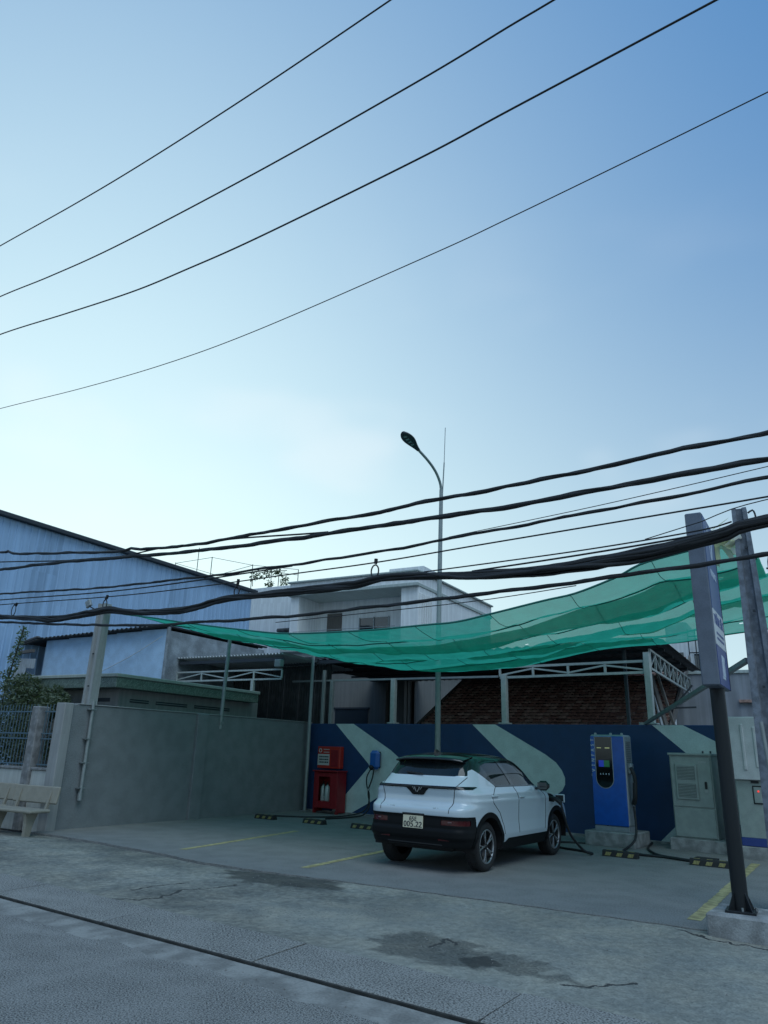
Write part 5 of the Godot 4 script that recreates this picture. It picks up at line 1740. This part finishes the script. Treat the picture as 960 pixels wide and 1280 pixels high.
	for a in 4:
		var an := PI / 4 + a * PI / 2
		st = ST()
		prism(st, PackedVector2Array([Vector2(0.07, 0.04), Vector2(0.15, 0.04), Vector2(0.07, 0.20)]), -0.005, 0.005, Transform3D(Basis(Vector3.UP, an), Vector3.ZERO))
		part(s, "gusset", st, M.sign_post)
		part(s, "bolt", rod(Vector3(cos(a * PI / 2) * 0.11 + 0.02, 0.04, sin(a * PI / 2) * 0.11), Vector3(cos(a * PI / 2) * 0.11 + 0.02, 0.075, sin(a * PI / 2) * 0.11), 0.012, 6), M.galv)
	# box: local frame turned so that its printed face looks to the road side on the right
	var sb := Node3D.new()
	sb.name = "sign_box"
	s.add_child(sb)
	sb.position = Vector3(0.0, 2.11, 0.02)
	sb.rotation.y = -0.03
	box(sb, "case", M.sign_grey, Vector3(0, 0.91, 0), Vector3(0.17, 1.82, 0.80), 0.012)
	box(sb, "edge_strip", M.sign_post, Vector3(0.087, 0.91, -0.392), Vector3(0.012, 1.81, 0.022), 0.0)
	box(sb, "upper_face", M.sign_blue, Vector3(0.087, 1.29, 0.0), Vector3(0.006, 1.02, 0.76), 0.0)
	box(sb, "white_face", M.sign_white, Vector3(0.0875, 0.60, 0.0), Vector3(0.006, 0.37, 0.76), 0.0)
	box(sb, "lower_face", M.sign_navy, Vector3(0.087, 0.21, 0.0), Vector3(0.006, 0.40, 0.76), 0.0)
	var fx := Basis(Vector3.UP, PI / 2)
	st = ST()
	for q in [1.0, -1.0]:
		prism(st, PackedVector2Array([Vector2(q * 0.012, 0.0), Vector2(q * 0.05, 0.0), Vector2(q * 0.20, 0.34), Vector2(q * 0.13, 0.34)]), 0, 0.004)
	part(sb, "logo_mark", st, M.letter_pale, Transform3D(fx, Vector3(0.0905, 1.38, 0)))
	lettering(sb, "sign_text", "VINFAST", 0.075, M.letter_pale, Transform3D(fx, Vector3(0.091, 1.20, 0)))
	lettering(sb, "sign_text", "TRẠM SẠC", 0.10, M.sign_navy, Transform3D(fx, Vector3(0.091, 0.68, 0)))
	for k in 2:
		box(sb, "text_line", M.sign_navy, Vector3(0.091, 0.545 - 0.055 * k, 0.0), Vector3(0.004, 0.022, 0.52), 0.0)
	# pictogram: plug on a charging column
	st = ST()
	bx(st, Vector3(-0.05, 0.12, 0.002), Vector3(0.14, 0.22, 0.004), 0.0)
	bx(st, Vector3(-0.05, 0.0, 0.002), Vector3(0.20, 0.03, 0.004), 0.0)
	bx(st, Vector3(0.07, 0.1, 0.002), Vector3(0.03, 0.16, 0.004), 0.0)
	bx(st, Vector3(0.07, 0.2, 0.002), Vector3(0.07, 0.05, 0.004), 0.0)
	part(sb, "pictogram", st, M.letter_pale, Transform3D(fx, Vector3(0.0905, 0.10, 0)))
	# utility pole at the right edge
	var u := thing("utility_pole", "bluish-grey concrete utility pole beside the sign at the picture edge", "pole", Vector3(-0.36, 0, -9.9))
	st = ST()
	ipole(st, 4.62, 0.20, 0.085, 0.17, 0.09)
	part(u, "shaft", st, M.pole_conc2, Transform3D(Basis(Vector3.BACK, 0.010), Vector3.ZERO))
	for y in [1.6, 2.4, 3.3, 4.1]:
		box(u, "bolt_hole", M.steel_dark, Vector3(-0.02, y, 0.16 - 0.016 * y), Vector3(0.03, 0.03, 0.02), 0.0)
	pipe(u, "hook", M.steel_dark, [Vector3(0.05, 4.55, 0.05), Vector3(0.11, 4.58, 0.05), Vector3(0.13, 4.48, 0.05), Vector3(0.08, 4.42, 0.05)], 0.012, 0.03, 6)
	box(u, "bracket", M.steel_dark, Vector3(0.17, 3.0, 0.06), Vector3(0.22, 0.04, 0.10), 0.0)
	part(u, "insulator_pin", rod(Vector3(0.17, 3.82, 0.05), Vector3(0.36, 3.82, 0.05), 0.012), M.steel_dark)
	part(u, "insulator_pin", rod(Vector3(0.31, 3.74, 0.05), Vector3(0.31, 3.98, 0.05), 0.016), M.steel_dark)
	var cd := thing("riser_conduit", "grey riser conduit with a gooseneck top on the utility pole", "pipe", Vector3(-0.10, 0, -9.78))
	pipe(cd, "pipe", M.galv, [Vector3(0.06, 0.0, 0.05), Vector3(0.02, 1.2, 0.03), Vector3(-0.02, 2.5, 0), Vector3(-0.03, 3.7, 0), Vector3(-0.01, 3.95, 0.0), Vector3(0.06, 4.08, 0.0), Vector3(0.15, 4.12, 0.0)], 0.045, 0.08, 10)
	var cc := thing("drop_cable", "pale grey cable hanging down past the white enclosure handle", "cable", Vector3(-0.35, 0, -9.6))
	pipe(cc, "cable", M.steel_grey, [Vector3(-0.10, 2.0, 0.0), Vector3(-0.07, 1.4, 0.0), Vector3(-0.06, 1.0, 0.0), Vector3(-0.02, 0.7, 0.0), Vector3(0.10, 0.3, 0.0), Vector3(0.14, 0.0, 0.0)], 0.022, 0.08)
	var br := thing("diagonal_brace", "grey steel brace rising from the navy wall to the utility pole", "brace", Vector3(-2.97, 2.27, -16.6))
	bar(br, "tube", M.steel_grey, Vector3(0, 0, 0), Vector3(2.44, 0.47, 6.6), 0.06, 0.06)
	box(br, "foot", M.steel_grey, Vector3(0, 0.0, 0), Vector3(0.2, 0.05, 0.2), 0.0)

# ------------------------------------------------------------------ shade net
func shade_net():
	var near := [Vector3(-12.5, 4.22, -10.35), Vector3(-11.87, 4.07, -10.25), Vector3(-10.74, 3.92, -10.2), Vector3(-8.71, 3.63, -10.2), Vector3(-7.63, 3.50, -10.2), Vector3(-6.18, 3.455, -10.2), Vector3(-5.16, 3.46, -10.2), Vector3(-4.51, 3.48, -10.2), Vector3(-3.93, 3.58, -10.2), Vector3(-3.09, 3.74, -10.2), Vector3(-2.62, 3.82, -10.2), Vector3(-2.0, 4.01, -10.15), Vector3(-1.65, 4.15, -10.1), Vector3(-0.74, 4.30, -10.0), Vector3(-0.4, 4.42, -9.95)]
	var back := []
	for v in [[0.2, 4.12], [0.6, 4.06], [2.02, 3.85], [3.33, 3.67], [4.76, 3.53], [6.69, 3.56], [7.67, 3.70], [8.77, 3.85], [10.27, 3.90], [11.12, 4.0], [12.4, 4.1]]:
		back.append(wallp(v[0], v[1], 0.3))
	var F := curve(near, 0.02)
	var B := curve(back, 0.02)
	var nu := 200
	var nv := 108
	var nz := noise(400, 0.55, 4)
	var P := []
	for i in nu + 1:
		var u := float(i) / nu
		var f: Vector3 = F[int(u * (F.size() - 1))]
		var b: Vector3 = B[int(u * (B.size() - 1))]
		var rw := []
		for j in nv + 1:
			var v := float(j) / nv
			var p := f.lerp(b, v)
			# sag between the carrying ropes and slack folds running along the net
			var edge := sin(PI * v)
			var sag := -0.10 * edge * sin(PI * clampf(u, 0, 1))
			var cells := absf(sin(PI * v * 5.0 + 0.5 * sin(u * 5.0)))
			sag -= 0.10 * cells * smoothstep(0.02, 0.2, u)
			var fold := 0.10 * sin(v * 34.0 + 5.0 * nz.get_noise_2d(u * 3.0, v * 2.0)) * edge * (0.35 + 0.65 * smoothstep(0.3, 0.9, u))
			sag += 0.05 * (0.5 - absf(nz.get_noise_2d(u * 6.0 + 9.0, v * 34.0))) * edge + fold * 0.6 + 0.16 * nz.get_noise_2d(u * 7.0, v * 5.0) * edge
			p.y += sag
			p.z += 0.05 * nz.get_noise_2d(u * 9.0 + 30.0, v * 6.0) * edge
			rw.append(p)
		P.append(rw)
	var t := thing("shade_net", "sagging translucent green shade net strung above the parking bays", "net", Vector3.ZERO)
	# woven in lengths that are laced together: each length is a panel
	var lens := [0, 40, 80, 120, 160, 200]
	for k in 5:
		var st := ST()
		st.set_smooth_group(1)
		for i in range(lens[k], lens[k + 1]):
			for j in nv:
				if (i * 131 + j * 37) % 1733 == 5 and j > 8 and j < 100:
					continue                     # small tears
				quad(st, P[i][j], P[i + 1][j], P[i + 1][j + 1], P[i][j + 1])
		part(t, "net_panel", st, M.net)
	# lengths overlap where they are laced along the ropes: doubled cloth
	for q in [[24, 200, 24, 13], [66, 200, 58, 11], [10, 160, 82, 10]]:
		var st := ST()
		st.set_smooth_group(1)
		for i in range(q[0], q[1]):
			var w0: float = 0.4 + 0.6 * smoothstep(0.0, 0.5, float(i - q[0]) / (q[1] - q[0])) + 0.12 * nz.get_noise_1d(i * 0.2 + q[2])
			var w1: float = 0.4 + 0.6 * smoothstep(0.0, 0.5, float(i + 1 - q[0]) / (q[1] - q[0])) + 0.12 * nz.get_noise_1d((i + 1) * 0.2 + q[2])
			for j in q[3]:
				var g := []
				for e in [[0, 0], [1, 0], [1, 1], [0, 1]]:
					var jj: float = clampf(q[2] + (j + e[1]) * (w1 if e[0] else w0), 0, nv - 1.001)
					var a: Vector3 = P[i + e[0]][int(jj)]
					var b2: Vector3 = P[i + e[0]][int(jj) + 1]
					g.append(a.lerp(b2, jj - int(jj)) + Vector3(0, -0.02, 0))
				quad(st, g[0], g[1], g[2], g[3])
		part(t, "overlap_strip", st, M.net)
	# carrying ropes along the net
	for j in [0, 21, 43, 65, 87, 108]:
		var pts := []
		for i in range(0, nu + 1, 2):
			pts.append(P[i][j] + Vector3(0, -0.012, 0))
		var st := ST()
		tube(st, pts, 0.016 if j == 0 or j == 108 else 0.011, 6)
		part(t, "rope", st, M.net_seam)
	# lacing across between the lengths
	for i in [18, 40, 61, 80, 100, 120, 140, 160, 180]:
		var pts := []
		for j in range(0, nv + 1, 2):
			pts.append(P[i][j] + Vector3(0, -0.008, 0))
		var st := ST()
		tube(st, pts, 0.005, 5)
		part(t, "lacing", st, M.net_seam)
	# ragged bunched corner tied to the utility pole, in a paler yellow-green
	var r := RandomNumberGenerator.new()
	r.seed = 9
	var st := ST()
	st.set_smooth_group(-1)
	for k in 26:
		var c := Vector3(-0.62 + r.randfn() * 0.12, 4.22 + r.randfn() * 0.09, -10.0 + r.randfn() * 0.12)
		var a := Vector3(r.randfn(), r.randfn(), r.randfn()).normalized() * 0.16
		var b := Vector3(r.randfn(), r.randfn(), r.randfn()).normalized() * 0.12
		quad(st, c - a, c + b, c + a, c - b)
	part(t, "tied_corner", st, M.corner_pale)
	pipe(t, "tie_rope", M.rope, [Vector3(-0.75, 4.28, -10.0), Vector3(-0.5, 4.42, -9.95), Vector3(-0.36, 4.45, -9.9)], 0.012, 0.05, 6)
	pipe(t, "tie_rope", M.rope, [Vector3(-12.5, 4.22, -10.35), Vector3(-12.68, 4.25, -10.4)], 0.012, 0.05, 6)

# ------------------------------------------------------------------ overhead wires
func wires():
	var lines := [
		["power_line", "highest of the four black power lines crossing the sky", 0.011, -5.5, [Vector2(-27.55, 12.822), Vector2(-20.55, 12.124), Vector2(-16.55, 11.726), Vector2(-13.55, 11.427), Vector2(-10.67, 11.103), Vector2(-8.50, 10.924), Vector2(-5.94, 10.806), Vector2(-3.50, 10.773), Vector2(-1.50, 10.785), Vector2(1.50, 10.848), Vector2(5.50, 11.016)]],
		["power_line", "second highest black power line crossing the sky", 0.011, -5.5, [Vector2(-27.00, 11.651), Vector2(-20.00, 10.811), Vector2(-16.00, 10.331), Vector2(-13.00, 9.971), Vector2(-11.09, 9.674), Vector2(-8.99, 9.417), Vector2(-5.75, 9.195), Vector2(-3.08, 9.107), Vector2(-1.83, 9.119), Vector2(-1.36, 9.117), Vector2(0.64, 9.129), Vector2(3.64, 9.192), Vector2(7.64, 9.360)]],
		["power_line", "third black power line from the top, crossing the sky", 0.011, -5.5, [Vector2(-26.63, 10.656), Vector2(-19.63, 9.816), Vector2(-15.63, 9.336), Vector2(-12.63, 8.976), Vector2(-10.25, 8.571), Vector2(-8.31, 8.258), Vector2(-7.04, 8.132), Vector2(-5.61, 8.027), Vector2(-3.06, 7.942), Vector2(-1.87, 7.958), Vector2(0.12, 7.983), Vector2(2.12, 8.021), Vector2(5.12, 8.122), Vector2(9.12, 8.342)]],
		["power_line", "thin lowest of the four lines crossing the open sky", 0.0055, -5.5, [Vector2(-25.97, 8.900), Vector2(-18.97, 8.060), Vector2(-14.97, 7.580), Vector2(-11.97, 7.220), Vector2(-9.31, 6.863), Vector2(-7.23, 6.641), Vector2(-5.44, 6.551), Vector2(-2.86, 6.570), Vector2(-1.91, 6.608), Vector2(-0.60, 6.686), Vector2(0.38, 6.752), Vector2(2.38, 6.884), Vector2(5.38, 7.127), Vector2(9.38, 7.535)]],
		["telecom_cable", "uppermost thick cable crossing in front of the street lamp", 0.021, -6.2, [Vector2(-26.29, 6.437), Vector2(-19.29, 5.597), Vector2(-15.29, 5.117), Vector2(-12.29, 4.757), Vector2(-12.01, 4.744), Vector2(-11.66, 4.652), Vector2(-9.93, 4.433), Vector2(-8.63, 4.276), Vector2(-8.40, 4.300), Vector2(-8.05, 4.239), Vector2(-6.99, 4.149), Vector2(-5.22, 4.110), Vector2(-3.78, 4.081), Vector2(-3.26, 4.096), Vector2(-3.04, 4.092), Vector2(-2.55, 4.081), Vector2(-1.58, 4.080), Vector2(-0.69, 4.099), Vector2(0.03, 4.098), Vector2(2.03, 4.110), Vector2(5.03, 4.173), Vector2(9.03, 4.341)]],
		["telecom_cable", "short side strand woven between the two upper thick cables over the warehouse", 0.011, -6.2, [Vector2(-26.22, 6.070), Vector2(-19.22, 5.322), Vector2(-15.22, 4.894), Vector2(-12.22, 4.573), Vector2(-10.24, 4.342), Vector2(-9.13, 4.242), Vector2(-8.51, 4.193), Vector2(-7.68, 4.194), Vector2(-6.99, 4.137), Vector2(-6.21, 4.115), Vector2(-4.95, 3.993), Vector2(-4.58, 3.960)]],
		["telecom_cable", "second thick cable from the top, passing under the lamp arm", 0.025, -6.2, [Vector2(-26.17, 5.383), Vector2(-19.17, 4.905), Vector2(-15.17, 4.632), Vector2(-12.17, 4.428), Vector2(-10.24, 4.314), Vector2(-8.61, 4.185), Vector2(-6.98, 4.054), Vector2(-5.65, 3.982), Vector2(-4.58, 3.941), Vector2(-3.78, 3.920), Vector2(-3.01, 3.889), Vector2(-2.33, 3.872), Vector2(-1.60, 3.870), Vector2(-0.87, 3.873), Vector2(-0.39, 3.866), Vector2(-0.00, 3.869), Vector2(2.00, 3.895), Vector2(5.00, 3.980), Vector2(9.00, 4.176)]],
		["telecom_cable", "third thick cable down, passing above the white house", 0.015, -6.2, [Vector2(-26.00, 4.781), Vector2(-19.00, 4.376), Vector2(-15.00, 4.144), Vector2(-12.00, 3.970), Vector2(-9.11, 3.773), Vector2(-6.91, 3.676), Vector2(-5.11, 3.635), Vector2(-3.77, 3.624), Vector2(-3.01, 3.638), Vector2(-2.45, 3.649), Vector2(-1.61, 3.665), Vector2(-0.72, 3.688), Vector2(-0.02, 3.713), Vector2(1.98, 3.794), Vector2(4.98, 3.961), Vector2(8.98, 4.268)]],
		["telecom_cable", "thin cable running just beneath the third cable over the warehouse", 0.01, -6.2, [Vector2(-25.95, 4.489), Vector2(-18.95, 4.175), Vector2(-14.95, 3.995), Vector2(-11.95, 3.860), Vector2(-8.99, 3.693), Vector2(-6.91, 3.634), Vector2(-5.11, 3.620)]],
		["messenger_wire", "straight carrier wire with the rings above the heavy bundle", 0.008, -6.2, [Vector2(-25.92, 4.407), Vector2(-18.92, 4.090), Vector2(-14.92, 3.909), Vector2(-11.92, 3.773), Vector2(-8.76, 3.605), Vector2(-6.89, 3.545), Vector2(-5.10, 3.521), Vector2(-3.87, 3.506), Vector2(-2.60, 3.524), Vector2(-1.61, 3.536), Vector2(-0.74, 3.547), Vector2(-0.04, 3.556), Vector2(1.96, 3.594), Vector2(4.96, 3.695), Vector2(8.96, 3.915)]],
		["telecom_cable", "hair-thin wire splitting upward from the third cable at the lamp", 0.004, -6.2, [Vector2(-2.95, 3.658), Vector2(-1.60, 3.711), Vector2(-0.72, 3.759), Vector2(-0.01, 3.806), Vector2(1.99, 3.938), Vector2(4.99, 4.181), Vector2(8.99, 4.589)]],
		["telecom_cable", "single black cable sagging just below the heavy bundle", 0.018, -6.2, [Vector2(-25.81, 4.711), Vector2(-18.81, 4.088), Vector2(-14.81, 3.733), Vector2(-11.81, 3.466), Vector2(-9.93, 3.284), Vector2(-7.90, 3.119), Vector2(-6.81, 3.072), Vector2(-5.06, 3.017), Vector2(-3.75, 3.020), Vector2(-2.78, 3.028), Vector2(-1.64, 3.044), Vector2(-0.62, 3.074), Vector2(-0.09, 3.097), Vector2(1.91, 3.197), Vector2(4.91, 3.391), Vector2(8.91, 3.734)]],
		["telecom_cable", "upper of two thin wires lying over the heavy bundle", 0.007, -6.2, [Vector2(-3.25, 3.326), Vector2(-1.63, 3.326), Vector2(-0.60, 3.356), Vector2(-0.32, 3.394)]],
		["telecom_cable", "lower of two thin wires lying over the heavy bundle", 0.009, -6.2, [Vector2(-2.69, 3.267), Vector2(-1.63, 3.285), Vector2(-0.60, 3.322), Vector2(-0.26, 3.371)]],
		["telecom_cable", "thin wire crossing the sign top towards the utility pole", 0.0045, -6.2, [Vector2(-1.01, 3.347), Vector2(-0.53, 3.435), Vector2(-0.04, 3.534), Vector2(1.96, 3.666), Vector2(4.96, 3.909), Vector2(8.96, 4.317)]],
		["telecom_cable", "faint thin wire below the lowest cable across the white house", 0.0045, -6.2, [Vector2(-5.31, 2.961), Vector2(-3.74, 2.960), Vector2(-2.56, 2.968), Vector2(-1.64, 3.010)]],
	]
	var wob := noise(500, 0.8, 3)
	for l in lines:
		var ctrl := []
		for v in l[4]:
			ctrl.append(Vector3(v.x, v.y, l[3] + 0.122 * v.x))
		var t := thing(l[0], l[1], "wire" if l[0] == "power_line" else "cable", ctrl[0], 0.0, "overhead lines along the street")
		var pts := []
		var rad := []
		for p in curve(ctrl, 0.12):
			var thick: bool = l[2] > 0.012 and l[3] < -6.0
			pts.append(p - ctrl[0] + (Vector3(0, wob.get_noise_2d(p.x * 2.0, l[2] * 900.0), 0) * 0.012 if thick else Vector3.ZERO))
			rad.append(l[2] * (1.0 + (0.28 * wob.get_noise_2d(p.x * 5.0, l[2] * 500.0 + 40.0) if thick else 0.0)))
		var st := ST()
		tube(st, pts, rad, 8)
		part(t, "conductor", st, M.cable)
		if l[2] > 0.013 and l[3] < -6.0:
			# a second strand lashed round it
			var p2 := []
			for k in pts.size():
				var a := k * 0.55
				p2.append(pts[k] + Vector3(0, cos(a), sin(a)) * l[2] * 0.75)
			st = ST()
			tube(st, p2, l[2] * 0.55, 6)
			part(t, "lashed_strand", st, M.cable)
	var bundle := [Vector2(-25.84, 4.532), Vector2(-18.84, 4.045), Vector2(-14.84, 3.767), Vector2(-11.84, 3.558), Vector2(-10.26, 3.395), Vector2(-9.42, 3.390), Vector2(-8.71, 3.404), Vector2(-7.85, 3.290), Vector2(-6.84, 3.263), Vector2(-6.22, 3.328), Vector2(-5.08, 3.302), Vector2(-4.34, 3.283), Vector2(-3.76, 3.318), Vector2(-3.13, 3.262), Vector2(-2.56, 3.214), Vector2(-2.14, 3.186), Vector2(-1.63, 3.185), Vector2(-1.10, 3.211), Vector2(-0.61, 3.265), Vector2(-0.30, 3.320), Vector2(-0.06, 3.359), Vector2(1.94, 3.491), Vector2(4.94, 3.734), Vector2(8.94, 4.142)]
	var bc := []
	for v in bundle:
		bc.append(Vector3(v.x, v.y, -6.2 + 0.122 * v.x))
	var core := curve(bc, 0.1)
	var t := thing("cable_bundle", "heavy tangled bundle of black cables sagging across the whole street", "cable bundle", core[0], 0.0, "overhead lines along the street")
	for k in 15:
		var st := ST()
		var pts := []
		var ph := k * 1.9
		var rr := 0.022 + 0.026 * ((k * 7) % 5) / 4.0
		for p in core:
			var fat := 0.6 + 0.45 * (0.5 + 0.5 * wob.get_noise_2d(p.x * 0.9, 77.0)) + 0.35 * exp(-pow((p.x + 1.4) / 1.3, 2.0))
			var a: float = ph + p.x * (0.5 + 0.12 * (k % 4)) + 1.5 * wob.get_noise_2d(p.x * 0.8, k * 31.0)
			pts.append(p - core[0] + Vector3(0, cos(a) * 0.8 + 0.35 * wob.get_noise_2d(p.x * 1.5, k * 17.0 + 5.0), sin(a)) * rr * fat)
		tube(st, pts, 0.011 + 0.005 * (k % 3), 6)
		part(t, "strand", st, M.cable)
	for q in [["leftmost small carrier ring holding up the heavy bundle", Vector3(-11.42, 3.633, -7.59), 0.105, Vector3(-11.36, 3.729, -7.59)], ["small carrier ring above the concrete pole top", Vector3(-8.81, 3.495, -7.27), 0.079, Vector3(-8.78, 3.601, -7.27)], ["small carrier ring before the warehouse end", Vector3(-6.03, 3.409, -6.94), 0.072, Vector3(-6.01, 3.529, -6.93)], ["oval carrier ring hanging in front of the white house", Vector3(-3.88, 3.409, -6.67), 0.080, Vector3(-3.87, 3.515, -6.67)]]:
		var g := thing("carrier_ring", q[0], "ring", q[1], TILT, "rings between carrier wire and bundle")
		var st := ST()
		var pts := []
		for k in 25:
			var a := TAU * k / 24.0
			pts.append(Vector3(cos(a) * q[2] * 0.62, sin(a) * q[2] * 0.85, 0))
		tube(st, pts, 0.008, 6, false)
		part(g, "loop", st, M.cable)
		var tp: Vector3 = Basis(Vector3.UP, -TILT) * (q[3] - q[1])
		pipe(g, "hook", M.cable, [Vector3(0.0, q[2], 0), tp * 0.8, tp + Vector3(0, 0.03, 0)], 0.02, 0.04, 6)
